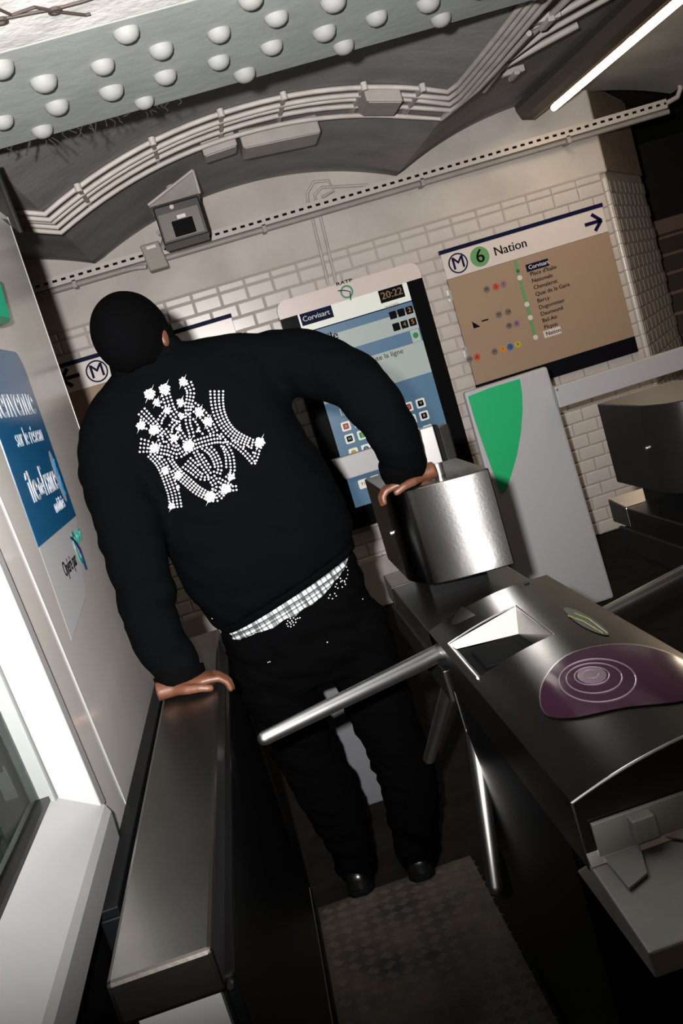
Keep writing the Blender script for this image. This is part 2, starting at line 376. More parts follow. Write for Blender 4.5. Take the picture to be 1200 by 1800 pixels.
# ------------------------------------------------------------ conduits on the vault
YC = 4.17
def vpt(x, off): return Vector((x, YC, vz(x) - off))
t = thing('conduit_run', (.4, YC, 2.35), 'bundle of grey painted conduits following the curve of the vault', 'conduit')
for k in range(5):
    pts = []
    x = -1.15
    while x <= 1.16:
        w_ = .0 if k else .012 * math.sin(x * 3)
        p = vpt(x, .014); p.z -= .0; p.y = YC - .17 + .085 * k + .010 * math.sin(x * 2.2 + k); p.z -= .006 * (k % 2)
        if k == 4: p.z -= .018; p.y += .015 * math.sin(x * 2.5)
        pts.append(p); x += .07
    if k < 4:     # bend and follow the springing line towards the viewer
        for (dx, dy) in ((.03, -.06), (.05, -.15), (.055, -.35), (.06, -.65), (.06, -1.0), (.065, -1.45)):
            pts.append(Vector((1.165 + dx + .022 * k - .03, YC - .17 + .085 * k + dy, vz(1.20) - .022 - .006 * k)))
    else:
        pts += [Vector((1.22, YC + .15, vz(1.22) - .03)), Vector((1.28, YC - .25, vz(1.28) - .03)), Vector((1.31, YC - .8, vz(1.3) - .03))]
    MB().tube(pts, .0105, 8).build('conduit', M['conduit'], t, smooth=60)
for x in (-.62, -.30, .02, .30, .55, .86, 1.08):
    p = vpt(x, .016); m_ = MB(); m_.box((p.x - .008, YC - .20, p.z - .010), (p.x + .008, YC + .20, p.z + .012)); m_.disc((p.x, YC - .198, p.z - .02), .013, (0, 0, 1), .03, 10)
    m_.build('clamp', M['conduit'], t)
def tilted(xa, xb, y0, y1, drop, h):     # a box hung under the vault between xa and xb
    za, zb = vz(xa) - drop, vz(xb) - drop
    return [(xa, y0, za - h), (xb, y0, zb - h), (xb, y1, zb - h), (xa, y1, za - h), (xa, y0, za), (xb, y0, zb), (xb, y1, zb), (xa, y1, za)]
for args, lab in (((.38, .72, 4.40, 4.62, .0, .075), 'long grey metal junction box under the middle of the vault'),
                  ((.21, .36, 4.38, 4.52, .0, .06), 'small grey junction box just left of the long one under the vault'),
                  ((.86, 1.0, 4.00, 4.20, .02, .05), 'small grey box clipped onto the conduits at the crown of the vault')):
    b_ = thing('junction_box', (args[0], args[2], vz(args[0]) - .1), lab, 'junction box')
    MB().hexa(tilted(*args)).build('housing', M['boxg'], b_, bevel=.006)
    xa, xb, y0, y1, dr, h = args; MB().hexa(tilted(xa + .008, xb - .008, y0 + .008, y1 - .008, dr + h, .004)).build('cover', M['boxg'], b_)
# pipes and brackets beside the lamp
t = thing('pipe_cluster', (1.45, 3.6, 2.35), 'tangle of grey pipes and brackets between the conduits and the strip lamp', 'pipes')
for (pts, r_) in (([(1.42, 4.3, 2.33), (1.40, 3.8, 2.33), (1.44, 3.3, 2.33), (1.43, 2.8, 2.33)], .012), ([(1.36, 4.25, 2.34), (1.38, 3.9, 2.32), (1.50, 3.75, 2.35), (1.75, 3.65, 2.39)], .011),
                  ([(1.34, 3.55, 2.33), (1.46, 3.52, 2.34), (1.6, 3.45, 2.36), (1.8, 3.35, 2.40)], .013), ([(1.45, 4.05, 2.35), (1.58, 3.98, 2.37), (1.72, 3.92, 2.39)], .014)):
    MB().tube(pts, r_, 8).build('pipe', M['conduit'], t, smooth=60)
for c in ((1.36, 3.92, 2.33), (1.41, 3.45, 2.33), (1.58, 4.35, 2.385)):
    m_ = MB(); m_.box((c[0] - .05, c[1] - .015, c[2] - .015), (c[0] + .05, c[1] + .015, c[2] + .012)); m_.box((c[0] - .012, c[1] - .05, c[2] - .03), (c[0] + .012, c[1] + .05, c[2] - .012)); m_.build('bracket', M['conduit'], t, bevel=.003)

# ------------------------------------------------------------ strip lamp
t = thing('strip_lamp', (2.08, 4.5, 2.36), 'lit warm white fluorescent tube in a dark trough under the vault at upper right', 'lamp')
LX, LZ = 2.10, 2.357
MB().tube([(LX, 3.2, LZ), (LX, 5.32, LZ)], .017, 14, round_end=True).build('tube', M['lampg'], t, smooth=60)
m_ = MB(); m_.prism([(LX - .17, 3.0, 2.41), (LX - .15, 3.0, 2.36), (LX - .09, 3.0, 2.345), (LX - .03, 3.0, 2.385), (LX + .03, 3.0, 2.385), (LX + .03, 3.0, 2.44), (LX - .17, 3.0, 2.44)], (0, 2.42, 0)); m_.build('housing', M['lampbody'], t)
MB().tube([(LX - .09, 3.0, 2.347), (LX - .09, 5.40, 2.347)], .008, 8).build('trim_edge', mat('brown_trim', (.20, .12, .06), .4), t)
for y in (3.3, 4.3, 5.27): MB().box((LX - .02, y - .02, LZ + .016), (LX + .02, y + .02, 2.40)).build('lamp_holder', M['lampbody'], t)
ll = bpy.data.lights.new('lamp_light', 'AREA'); ll.shape = 'RECTANGLE'; ll.size = .05; ll.size_y = 2.0; ll.energy = 9; ll.color = (1, .74, .48)
lo = bpy.data.objects.new('lamp_light', ll); COL.objects.link(lo); lo.location = (LX + .01, 4.26, LZ - .024); lo.parent = t; lo.matrix_parent_inverse = Matrix.Translation(-t.location)

# ------------------------------------------------------------ perforated tray along the wall
t = thing('cable_tray', (.9, 5.5, 2.23), 'slotted grey steel cable tray running along the back wall above the tiles', 'cable tray')
m_ = MB(); zt, zb, yf = 2.268, 2.222, 5.50; x0, x1 = -1.0, 2.80
m_.box((x0, yf, 2.251), (x1, yf + .003, zt)); m_.box((x0, yf, zb), (x1, yf + .003, 2.238))
k = x0
while k < x1: m_.box((k, yf, 2.238), (k + .022, yf + .003, 2.251)); k += .047
m_.box((x0, yf, zb - .003), (x1, 5.59, zb)); m_.build('slotted_channel', M['tray'], t)
MB().box((x0, yf + .012, zb), (x1, yf + .016, zt)).build('slot_shade_strip', M['matte'], t)  # matte black strip painting in the shade behind the slots
MB().tube([(x0, 5.545, 2.205), (x1 + .02, 5.545, 2.205)], .016, 8).build('pipe', M['boxg'], t, smooth=60)  # grey tube standing in for the shadow under the tray
MB().tube([(x1, 5.51, 2.245), (x1 + .07, 5.51, 2.26), (x1 + .10, 5.51, 2.30), (x1 + .10, 5.51, 2.40)], .014, 8).build('end_bend', M['tray'], t, smooth=60)
for x in (-.6, .45, 1.35, 2.2): MB().box((x, 5.50, 2.185), (x + .02, YW, 2.225)).build('bracket', M['boxg'], t)
# looped conduit pair coming down to the screen
for i, (dx, lab) in enumerate(((0, 'thin grey conduit with a loop, dropping to the screen cabinet, left of the pair'), (.045, 'thin grey conduit dropping to the screen cabinet, right of the pair'))):
    x = .735 + dx; pts = [(x - .02, YW - .012, 1.83), (x - .01, YW - .012, 2.0), (x, YW - .012, 2.19), (x, YW - .02, 2.28)]
    if i == 0: pts += [(x + .01, YW - .03, 2.33), (x + .06, YW - .035, 2.375), (x + .14, YW - .035, 2.36), (x + .15, YW - .035, 2.30), (x + .08, YW - .035, 2.285)]
    else: pts += [(x + .0, YW - .03, 2.31), (x + .05, YW - .035, 2.335), (x + .16, YW - .035, 2.31), (x + .3, YW - .03, 2.28)]
    tag(MB().tube(pts, .0085, 8).build('drop_conduit', M['conduit'], None, smooth=60), lab, 'conduit')
# ------------------------------------------------------------ camera housing
t = thing('security_camera', (.045, 4.84, 2.15), 'boxed surveillance camera with open hood above the slotted tray', 'camera')
m_ = MB(); m_.box((-.075, 5.30, 2.235), (.165, 5.56, 2.425)); m_.build('housing', M['darkm'], t, bevel=.006)
MB().box((-.065, 5.292, 2.245), (.150, 5.301, 2.385)).build('front_plate', mat('camera_plate', (.10, .09, .075), .5), t, bevel=.003)
MB().box((-.005, 5.286, 2.255), (.105, 5.294, 2.335)).build('window', M['glassb'], t, bevel=.004)
MB().disc((.02, 5.291, 2.405), .011, (0, -1, 0), .004).build('lock', M['tray'], t)
MB().box((.03, 5.288, 2.340), (.075, 5.293, 2.358)).build('label_plate', M['signw'], t)
m_ = MB(); m_.hexa([(-.09, 5.28, 2.430), (.175, 5.28, 2.430), (.175, 5.56, 2.430), (-.09, 5.56, 2.430), (-.09, 5.30, 2.445), (.175, 5.20, 2.527), (.175, 5.56, 2.527), (-.09, 5.56, 2.445)])
m_.build('hood', M['boxg'], t, bevel=.004)
m_ = MB()
for a, b_ in (((-.09, 5.29, 2.446), (.175, 5.195, 2.530)), ((.175, 5.195, 2.530), (.176, 5.275, 2.43))): m_.tube([a, b_], .007, 6)
m_.build('hood_rim', M['conduit'], t)
for ch in t.children: ch.data.transform(Matrix.Translation((0, 0, EYE)) @ Matrix.Scale(.905, 4) @ Matrix.Translation((0, 0, -EYE)))
MB().tube([(.04, 4.95, 2.33), (.04, 4.95, 2.46)], .02, 10).build('mount', M['boxg'], t)
t = thing('junction_box', (-.14, 5.46, 2.2), 'square grey junction box on the slotted tray, left of the boxed camera', 'junction box')
MB().hexa([(-.19, 5.42, 2.145), (-.085, 5.42, 2.145), (-.085, 5.52, 2.145), (-.19, 5.52, 2.145), (-.20, 5.42, 2.285), (-.10, 5.42, 2.285), (-.10, 5.52, 2.285), (-.20, 5.52, 2.285)]).build('housing', mat('box_paint', (.22, .20, .175), .5), t, bevel=.006)
MB().box((-.17, 5.415, 2.255), (-.12, 5.421, 2.27)).build('label_plate', M['signw'], t)
m_ = MB(); m_.tube([(-.09, 5.46, 2.25), (-.06, 5.40, 2.29), (-.085, 5.33, 2.31)], .014, 8); m_.build('gland', M['conduit'], t, smooth=60); m_ = MB(); m_.tube([(-.20, 5.46, 2.18), (-.25, 5.47, 2.19), (-.33, 5.5, 2.2)], .012, 8); m_.build('gland', M['conduit'], t, smooth=60)

# ------------------------------------------------------------ direction plans on the wall
def plan(x0, x1, z0, z1, zh, zb, lab):
    t = thing('direction_sign', ((x0 + x1) / 2, YW - .02, z0), lab, 'sign')
    y = YW - .030
    MB().box((x0, y, z0), (x1, YW, zh)).build('plan_panel', M['signt'], t, bevel=.002)
    MB().box((x0, y - .003, zh), (x1, YW, z1 - .022)).build('header_panel', M['signw'], t, bevel=.002)
    MB().box((x0 - .003, y - .006, z1 - .022), (x1 + .003, YW, z1)).build('top_edge', M['navy'], t)
    MB().box((x0, y - .002, z0 - zb), (x1, YW, z0)).build('bottom_edge', M['ink'], t)
    for z in (z0 + .2, z1 - .25):
        MB().box((x0 - .012, y + .004, z - .03), (x0, YW, z + .03)).build('clip', M['arm'], t)
    return t, y
xl, xr = 1.362, 2.328
hz = at(925, 450, YW - .03).z
t, y = plan(xl, xr, 1.06, 1.832, hz, .09, 'wall sign pointing right for line 6 to Nation with a list of stations')
def round_m(t, x, z, r, y):
    MB().ring((x, y, z), r * .86, r, (0, -1, 0), .0012).build('ring_symbol', M['navy'], t)
    text('M', r * 1.75, (x, y - .0006, z), M['navy'], t, ax='CENTER', bold=.0012)
yy = y - .004
hc = (hz + 1.81) / 2
round_m(t, at(804, 460, y).x, hc, .056, yy)
c6 = Vector((at(842, 449, y).x, yy, hc)); MB().disc(c6, .055, (0, -1, 0), .0012).build('line_disc', M['g6'], t)
text('6', .105, (c6.x, yy - .0018, c6.z), M['ink'], t, ax='CENTER', bold=.002)
text('Nation', .070, (at(866, 440, y).x, yy, hc), M['ink'], t, bold=.0012)
def arrow(t, cx, cz, s, y, d):
    m_ = MB(); w_ = s * .115
    def bar(a, b):
        a = Vector((a[0] * d, 0, a[1])) * s; b = Vector((b[0] * d, 0, b[1])) * s; n_ = Vector((-(b - a).z, 0, (b - a).x)).normalized() * w_; o = Vector((cx, y, cz))
        m_.prism([o + a - n_, o + b - n_, o + b + n_, o + a + n_], (0, -.0012, 0))
    bar((-.62, 0), (.5, 0)); bar((-.02, .55), (.56, -.02)); bar((-.02, -.55), (.56, .02)); m_.build('arrow', M['navy'], t)
arrow(t, 2.255, hc - .0, .085, yy, 1)
ys = y - .0005
sts = ['Corvisart', "Place d'Italie", 'Nationale', 'Chevaleret', 'Quai de la Gare', 'Bercy', 'Dugommier', 'Daumesnil', 'Bel-Air', 'Picpus', 'Nation']
A0 = at(928, 471, y); A1 = at(957, 588, y); px0 = at(914, 477, y).x; dz = (A1.z - A0.z) / 10
for i, s in enumerate(sts):
    z = A0.z + dz * i; x = A0.x
    if i == 0: MB().box((x - .012, ys - .002, z - .021), (x + .122, ys + .001, z + .020)).build('name_plate', M['navy'], t)
    if i == 10: MB().box((x - .012, ys - .002, z - .021), (x + .092, ys + .001, z + .020)).build('name_plate', M['signw'], t)
    text(s, .032, (x, ys - (.003 if i in (0, 10) else .001), z), M['signw'] if i == 0 else M['ink'], t, bold=.0006)
lx = A0.x - .062
MB().box((lx - .009, ys - .001, A0.z + dz * 9.8), (lx + .009, ys + .001, hz - .004)).build('route_line', M['g6'], t)
for i in (1, 5, 7, 10): MB().disc((lx, ys - .001, A0.z + dz * (i - .0)), .0145, (0, -1, 0), .0015, 16).build('stop_marker', M['signw'], t); 
MB().disc((lx, ys - .001, A0.z), .010, (0, -1, 0), .0014, 14).build('stop_marker', mat('deep_green', (.01, .10, .03), .5), t)
for i, offs in ((1, (('pgrey', 'M', .20), ('red', '5', .145), ('mauve', '7', .10))), (5, (('pgrey', 'M', .17), ('pgrey', '14', .115))), (7, (('pgrey', 'M', .13), ('mauve', '8', .085))),
                (10, (('pgrey', 'RER', .40), ('red', 'A', .355), ('pgrey', 'M', .25), ('orange', '1', .20), ('pblue', '2', .155), ('yellow', '9', .11)))):
    for c, s, dx in offs:
        z = A0.z + dz * (i + .25); MB().disc((lx - dx, ys - .0006, z), .019, (0, -1, 0), .0008, 14).build('line_symbol', M[c], t)
        text(s, .024 if len(s) < 3 else .014, (lx - dx, ys - .002, z), M['ink'], t, ax='CENTER')
m_ = MB(); zz = A0.z + dz * 5.6; m_.prism([(lx - .33, ys - .001, zz - .02), (lx - .29, ys - .001, zz - .02), (lx - .33, ys - .001, zz + .02)], (0, .001, 0)); m_.box((lx - .275, ys - .001, zz + .002), (lx - .235, ys, zz + .010)); m_.build('line_symbol', M['ink'], t)
# left sign
xr2 = at(407, 559, YW - .03).x
t, y = plan(xr2 - .966, xr2, 1.06, 1.832, hz, .09, 'wall sign pointing left, half hidden behind the person in black')
yy = y - .004
cM = at(172, 657, y); round_m(t, cM.x, hc, .060, yy)
arrow(t, at(126, 673, y).x, hc + .01, .088, yy, -1)

# ------------------------------------------------------------ information screen
t = thing('information_screen', (.82, YW - .05, .5), 'tall backlit information screen with white header and black bezel on the tiled wall', 'screen')
X0, X1, Z0, Z1, yf = .396, 1.212, .49, 1.812, 5.50
def rounded(x0, x1, z0, z1, r_, y, rb=None):
    rb = r_ if rb is None else rb; P = []
    for (cx, cz, a, q) in ((x1 - r_, z1 - r_, 0, r_), (x0 + r_, z1 - r_, 90, r_), (x0 + rb, z0 + rb, 180, rb), (x1 - rb, z0 + rb, 270, rb)):
        for k in range(7): an = math.radians(a + 15 * k); P.append((cx + q * math.cos(an), y, cz + q * math.sin(an)))
    return P
MB().prism(rounded(X0, X1, Z0, Z1, .055, yf), (0, YW - yf, 0)).build('bezel', M['glassb'], t, smooth=40)
zs = 1.718
MB().prism([p for p in rounded(X0, X1, Z0, Z1, .055, yf - .004) if p[2] > zs] + [(X0, yf - .004, zs), (X1, yf - .004, zs)], (0, .004, 0)).build('header_panel', M['headw'], t)
yy = yf - .0055
cR = at(609, 513, yf); MB().ring((cR.x, yy, cR.z), .026, .036, (0, -1, 0), .001, 28).build('logo_ring', M['teal'], t)
m_ = MB(); m_.tube([(cR.x - .045, yy - .001, cR.z + .018), (cR.x - .01, yy - .001, cR.z + .01), (cR.x + .018, yy - .001, cR.z - .004), (cR.x + .008, yy - .001, cR.z - .05)], .0028, 6); m_.build('logo_stroke', M['navy'], t)
text('RATP', .026, (cR.x, yy, cR.z + .052), M['ink'], t, ax='CENTER', sx=1.5, bold=.0008)
sx0, sx1 = .495, 1.122
def pane(name, z0, z1, m, dx0=0, dx1=0, dy=0): return MB().box((sx0 + dx0, yf - .002 - dy, z0), (sx1 - dx1, yf + .001, z1)).build(name, m, t)
zz = lambda u, v: at(u, v, yf).z
zA = zz(712, 531); zA2 = zz(715, 548); zB = zz(730, 578); zC = zz(737, 600); zD = zz(753, 655); zE = zz(570, 700)
pane('screen_band', zA, zs, M['lcdd']); pane('screen_band', zA2, zA - .006, M['lcdb']); pane('screen_line', zA - .006, zA, M['navy'])
pane('screen_band', zB, zA2, M['lcdw']); pane('screen_band', zC, zB, M['lcdb']); pane('screen_band', zD, zC, M['lcdw']); pane('screen_band', .608, zD, M['lcdb'])
sy = yf - .003
cP = at(553, 556, yf); MB().box((.505, sy - .001, cP.z - .033), (.685, sy + .001, cP.z + .033)).build('name_plate', M['navy'], t); text('Corvisart', .040, (.514, sy - .0018, cP.z), M['lcdw'], t, bold=.0008)
m_ = MB().box((.955, sy - .001, zs - .072), (1.095, sy + .001, zs - .002)); m_.build('clock_panel', M['ink'], t); text('20:22', .055, (1.025, sy - .002, zs - .037), M['ledy'], t, ax='CENTER', bold=.0005)
text('prochains\npassages', .020, (.97, sy, zs - .105), M['pgrey'], t)
text('Étoile', .062, (at(594, 590, yf).x, sy, at(580, 592, yf).z), M['ink'], t, ax='RIGHT', bold=.0006)
for r_, zc in enumerate((zz(700, 551), zz(708, 571))):
    for k in range(3):
        x = 1.000 + .0475 * k; MB().prism(rounded(x - .020, x + .020, zc - .021, zc + .021, .005, sy - .001), (0, .002, 0)).build('minute_cell', M['ink'], t)
    text('2' if r_ == 0 else '5', .036, (1.095, sy - .0025, zc), M['led'], t, ax='CENTER', bold=.002)
    if r_: text('4', .036, (1.0475, sy - .0025, zc), M['ledy'], t, ax='CENTER', bold=.001)
MB().disc((1.09, sy - .001, (zB + zC) / 2 + .002), .016, (0, -1, 0), .001, 16).build('line_symbol', M['lcdg'], t)
MB().box((1.065, sy - .0004, zC + .002), (1.115, sy, zB - .002)).build('symbol_plate', M['lcdw'], t)
text('Trafic normal sur toute la ligne', .040, (at(708, 616, yf).x, sy, at(690, 622, yf).z), M['ink'], t, ax='RIGHT')
text('Info Trafic', .062, (at(597, 728, yf).x, sy, zz(600, 725)), M['lcdw'], t, bold=.001)
rows = ((zz(612, 748), ['A', 'B', 'C', 'D', 'E', 'U', 'V'], 'lcdr'), (zz(618, 770), ['H', 'J', 'K', 'L', 'N', 'P', 'R'], 'ink'), (zz(640, 790), ['1', '2', '3', '4', '5', '6', '7'], 'lcdn'), (zz(655, 845), ['T1', 'T2', 'T3', 'T4'], 'pgrey'))
for zc, ls, c in rows:
    for k, s in enumerate(ls):
        x = .575 + .073 * k; MB().prism(rounded(x - .026, x + .026, zc - .026, zc + .026, .008, sy), (0, .001, 0)).build('line_plate', M['lcdd'], t)
        mm = M['ink'] if s in 'VH' else M[('lcdo', 'lcdn', 'lcdg', 'lcdr')[k % 4]] if c == 'lcdn' else M['lcdg'] if s == 'J' else M[c]
        if c != 'pgrey': MB().prism(rounded(x - .016, x + .016, zc - .016, zc + .016, .005 if c != 'lcdn' else .0155, sy - .001), (0, .001, 0)).build('line_symbol', mm, t)
        text(s, .024, (x, sy - .0025, zc), M['lcdw'] if c != 'pgrey' else M['ink'], t, ax='CENTER', bold=.0008)

# ------------------------------------------------------------ green-leaf gate post and its bars
t = thing('gate_post', (1.22, 4.4, 0), 'pale grey gate post with a green leaf-shaped panel in front of the tiles', 'gate post')
m_ = MB(); m_.hexa([(1.012, 4.4, 0), (1.440, 4.4, 0), (1.440, 4.44, 0), (1.012, 4.44, 0), (1.012, 4.4, 1.127), (1.412, 4.4, 1.130), (1.412, 4.44, 1.130), (1.012, 4.44, 1.127)]); m_.build('body', M['pylon'], t, bevel=.012)
lp = [(822, 697), (860, 682), (913, 666), (917, 690), (918, 720), (915, 760), (908, 800), (898, 835), (888, 862), (880, 866), (868, 835), (850, 785), (834, 738)]
MB().prism([at(u, v, 4.398) for u, v in lp], (0, -.003, 0)).build('leaf_panel', M['leaf'], t)
def bar(u0, v0, x1, z0, z1, lab, sl=0):
    a = at(u0, v0, 4.4).x; b_ = thing('barrier_bar', ((a + x1) / 2, 4.38, z0), lab, 'barrier bar')
    x0, xx = min(a, x1), max(a, x1)
    MB().hexa([(x0 + sl, 4.34, z0), (xx, 4.34, z0), (xx, 4.385, z0), (x0 + sl, 4.385, z0), (x0, 4.34, z1), (xx, 4.34, z1), (xx, 4.385, z1), (x0, 4.385, z1)]).build('bar', M['pylon'], b_, bevel=.004)
    return b_
b_ = bar(967, 682, 2.75, .938, 1.036, 'wide pale grey barrier bar reaching right from the gate post')
MB().disc((1.408, 4.34, 1.02), .006, (0, -1, 0), .004, 12).build('pivot', M['arm'], b_)
MB().box((2.68, 4.345, 0), (2.74, 4.38, .938)).build('leg', M['pylon'], b_)
b_ = bar(580, 806, .735, .917, 1.018, 'short pale grey barrier bar seen under the raised sleeve of the person', .035)
MB().box((.69, 4.345, 0), (.73, 4.38, .92)).build('leg', M['pylon'], b_)
t = thing('gate_leaf', (.05, 3.1, 0), 'grey gate leaf standing behind the legs of the person', 'gate')
MB().box((-.10, 3.07, .03), (.20, 3.10, .66)).build('leaf', mat('gate_grey', (.10, .103, .112), .5, spec=.2), t, bevel=.006)
for x in (-.07, .17): MB().box((x - .015, 3.07, 0), (x + .015, 3.10, .04)).build('foot', M['arm'], t)

# ------------------------------------------------------------ stairs beyond the corner
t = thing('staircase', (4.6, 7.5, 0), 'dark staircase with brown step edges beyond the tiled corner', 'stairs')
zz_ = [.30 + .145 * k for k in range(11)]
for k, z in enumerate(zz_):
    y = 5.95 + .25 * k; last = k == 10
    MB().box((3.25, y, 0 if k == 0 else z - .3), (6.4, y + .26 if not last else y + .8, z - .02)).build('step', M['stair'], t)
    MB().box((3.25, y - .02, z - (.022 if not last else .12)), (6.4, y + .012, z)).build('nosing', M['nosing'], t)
# ------------------------------------------------------------ floor plate
t = thing('floor_plate', (.035, 1.9, 0), 'worn steel chequer plate on the floor of the passage', 'floor plate')
MB().box((-.19, 1.0, -.004), (.262, 2.612, .006)).build('plate', M['plate'], t, bevel=.002)
m_ = MB(); gp = .0415; i = 0
for iy in range(38):
    for ix in range(11):
        c = Vector((-.165 + gp * ix, 1.04 + gp * iy, .006)); a = math.radians(45 if (ix + iy) % 2 else -45)
        d = Vector((math.cos(a), math.sin(a), 0)); n_ = Vector((-d.y, d.x, 0))
        for k in range(-2, 3):
            o = c + n_ * (.0062 * k); L, w_ = .0135, .0016
            m_.add([o - d * L, o - n_ * w_, o + d * L, o + n_ * w_, o + Vector((0, 0, .0022)) - d * L * .6, o + Vector((0, 0, .0022)) + d * L * .6], [(0, 1, 5, 4), (1, 2, 5), (2, 3, 4, 5), (3, 0, 4)])
m_.build('raised_tread', M['tread'], t, kind='stuff')
# ------------------------------------------------------------ turnstile
def hoodz(x, X0): u = (x - X0) / .295; return .803 + .085 * u - .045 * u * u + .004 * math.sin(u * PI)
def turnstile(X0, lab, dY=0.0, near=True):
    X1 = X0 + .295; t = thing('turnstile', (X0 + .147, 1.9, 0), lab, 'turnstile', 'turnstiles of the row')
    P = lambda x, y, z: (X0 + x, y + dY, z)
    HB, HF = 2.15, 1.213
    # cabinet
    m_ = MB(); m_.prism([P(.002, 1.30, 0), P(.293, 1.30, 0), P(.293, 2.64, 0), P(.12, 2.64, 0), P(.12, 2.16, 0), P(.10, 2.025, 0), P(.002, 2.02, 0)], (0, 0, .735)); m_.build('cabinet', M['dark'], t, bevel=.003)
    m_ = MB(); m_.box(P(0, 2.10, .70), P(.295, 2.66, .80)); m_.build('rear_deck', M['rail'], t, bevel=.004)
    m_ = MB(); m_.hexa([P(0, 2.66, .74), P(.295, 2.66, .74), P(.295, 2.79, .74), P(0, 2.79, .74), P(0, 2.66, .80), P(.295, 2.66, .80), P(.295, 2.79, .812), P(0, 2.79, .812)]); m_.build('rear_lip', M['steel'], t, bevel=.004)
    m_ = MB(); m_.box(P(-.006, 2.06, .66), P(.004, 2.74, .735)); m_.build('side_trim', M['darkm'], t, bevel=.003)
    # hood with an opening over the reader pocket
    r0, r1, q0, q1 = .014, .174, 1.755, 2.0
    xs_ = sorted(set([0, r0, r1, .295] + [.295 * k / 14 for k in range(15)])); ys_ = sorted(set([HF, q0, q1, HB] + [HF + (HB - HF) * k / 8 for k in range(9)]))
    m_ = MB(); nx = len(xs_)
    def skew(x, y): return y + (x - r0) / (r1 - r0) * .10 if r0 <= x <= r1 and q0 - 1e-6 <= y <= q1 + 1e-6 and False else y
    for y in ys_:
        for x in xs_: m_.v.append(P(x, y, hoodz(x, 0)))
    for j in range(len(ys_) - 1):
        for i_ in range(nx - 1):
            if near and r0 - 1e-6 <= xs_[i_] and xs_[i_ + 1] <= r1 + 1e-6 and q0 - 1e-6 <= ys_[j] and ys_[j + 1] <= q1 + 1e-6: continue
            m_.f.append((j * nx + i_, j * nx + i_ + 1, (j + 1) * nx + i_ + 1, (j + 1) * nx + i_))
    # skirts of the hood: left, right, rear and front walls
    for x in (0, .295): m_.add([P(x, HF, hoodz(x, 0)), P(x, HB, hoodz(x, 0)), P(x, HB, .70), P(x, HF, .70)], [(0, 1, 2, 3)])
    for y in (HB, HF):
        top = [P(x, y, hoodz(x, 0)) for x in xs_]; m_.add(top + [P(.295, y, .70), P(0, y, .70)], [tuple(range(len(top) + 2))])
    m_.build('hood', M['hood'], t, smooth=30)
    m_ = MB(); m_.tube([P(x, HF - .001, hoodz(x, 0) - .001) for x in xs_], .0022, 6); m_.tube([P(0, HF - .001, .803), P(0, HF - .001, .712)], .0018, 6); m_.build('hood_edge', M['arm'], t)
    if near:
        # reader pocket: pale far wall, dark floor and a black glass reader
        zt = lambda x: hoodz(x, 0); zf = .797
        m_ = MB(); m_.add([P(r0, q1, zt(r0)), P(r1, q1, zt(r1)), P(r1 - .02, q1 - .045, zf), P(r0 + .012, q1 - .012, zf)], [(0, 1, 2, 3)]); m_.build('pocket_back', mat('pocket_pale', (.42, .41, .40), .45, .2), t)
        m_ = MB(); m_.add([P(r0, q0, zt(r0)), P(r0, q1, zt(r0)), P(r0 + .012, q1 - .03, zf), P(r0 + .012, q0 + .01, zf)], [(0, 1, 2, 3)]); m_.build('pocket_side', M['steel'], t)
        m_ = MB(); m_.add([P(r1, q0, zt(r1)), P(r1, q1, zt(r1)), P(r1 - .02, q1 - .045, zf), P(r1 - .01, q0 + .01, zf)], [(0, 1, 2, 3)]); m_.build('pocket_side', M['steel'], t)
        m_ = MB(); m_.add([P(r0 + .012, q0 + .01, zf), P(r1 - .01, q0 + .01, zf), P(r1 - .02, q1 - .045, zf), P(r0 + .012, q1 - .03, zf)], [(0, 1, 2, 3)]); m_.add([P(r0, q0, zt(r0)), P(r1, q0, zt(r1)), P(r1 - .01, q0 + .01, zf), P(r0 + .012, q0 + .01, zf)], [(0, 1, 2, 3)]); m_.build('pocket_floor', M['matte'], t)
        MB().box(P(r0 + .03, q0 + .06, zf), P(r1 - .04, q1 - .065, zf + .006)).build('reader_glass', M['matte'], t, bevel=.005)
        m_ = MB(); m_.tube([P(r0, q0, zt(r0) + .001)] + [P(r0 + (r1 - r0) * k / 6, q1, zt(r0 + (r1 - r0) * k / 6) + .001) for k in range(7)] + [P(r1, q0, zt(r1) + .001)], .0022, 6); m_.build('pocket_rim', M['arm'], t)
        # oval pictogram sticker, traced on the hood
        def onhood(u, v, off=0.0):
            z = .85
            for _ in range(8): p = atz(u, v, z); z = hoodz(min(max(p.x - X0, 0), .295), 0) + off
            return Vector((p.x, p.y, z))
        def patch(poly, m, name, off, c):
            # fan refined towards a centre so that the patch follows the curved hood
            n_ = len(poly); cx = sum(p[0] for p in poly) / n_ if c is None else c[0]; cy = sum(p[1] for p in poly) / n_ if c is None else c[1]; b_ = MB(); K = 7
            for k in range(K + 1):
                for (u, v) in poly: s = max(k / K, .001); b_.v.append(onhood(cx + (u - cx) * s, cy + (v - cy) * s, off))
            for k in range(K):
                for i_ in range(n_): j = (i_ + 1) % n_; b_.f.append((k * n_ + i_, k * n_ + j, (k + 1) * n_ + j, (k + 1) * n_ + i_))
            o = b_.build(name, m, t, smooth=40); return o
        def smoothp(ps, it=2):
            for _ in range(it): ps = [q for i_ in range(len(ps)) for q in ((.75 * ps[i_][0] + .25 * ps[(i_ + 1) % len(ps)][0], .75 * ps[i_][1] + .25 * ps[(i_ + 1) % len(ps)][1]), (.25 * ps[i_][0] + .75 * ps[(i_ + 1) % len(ps)][0], .25 * ps[i_][1] + .75 * ps[(i_ + 1) % len(ps)][1]))]
            return ps
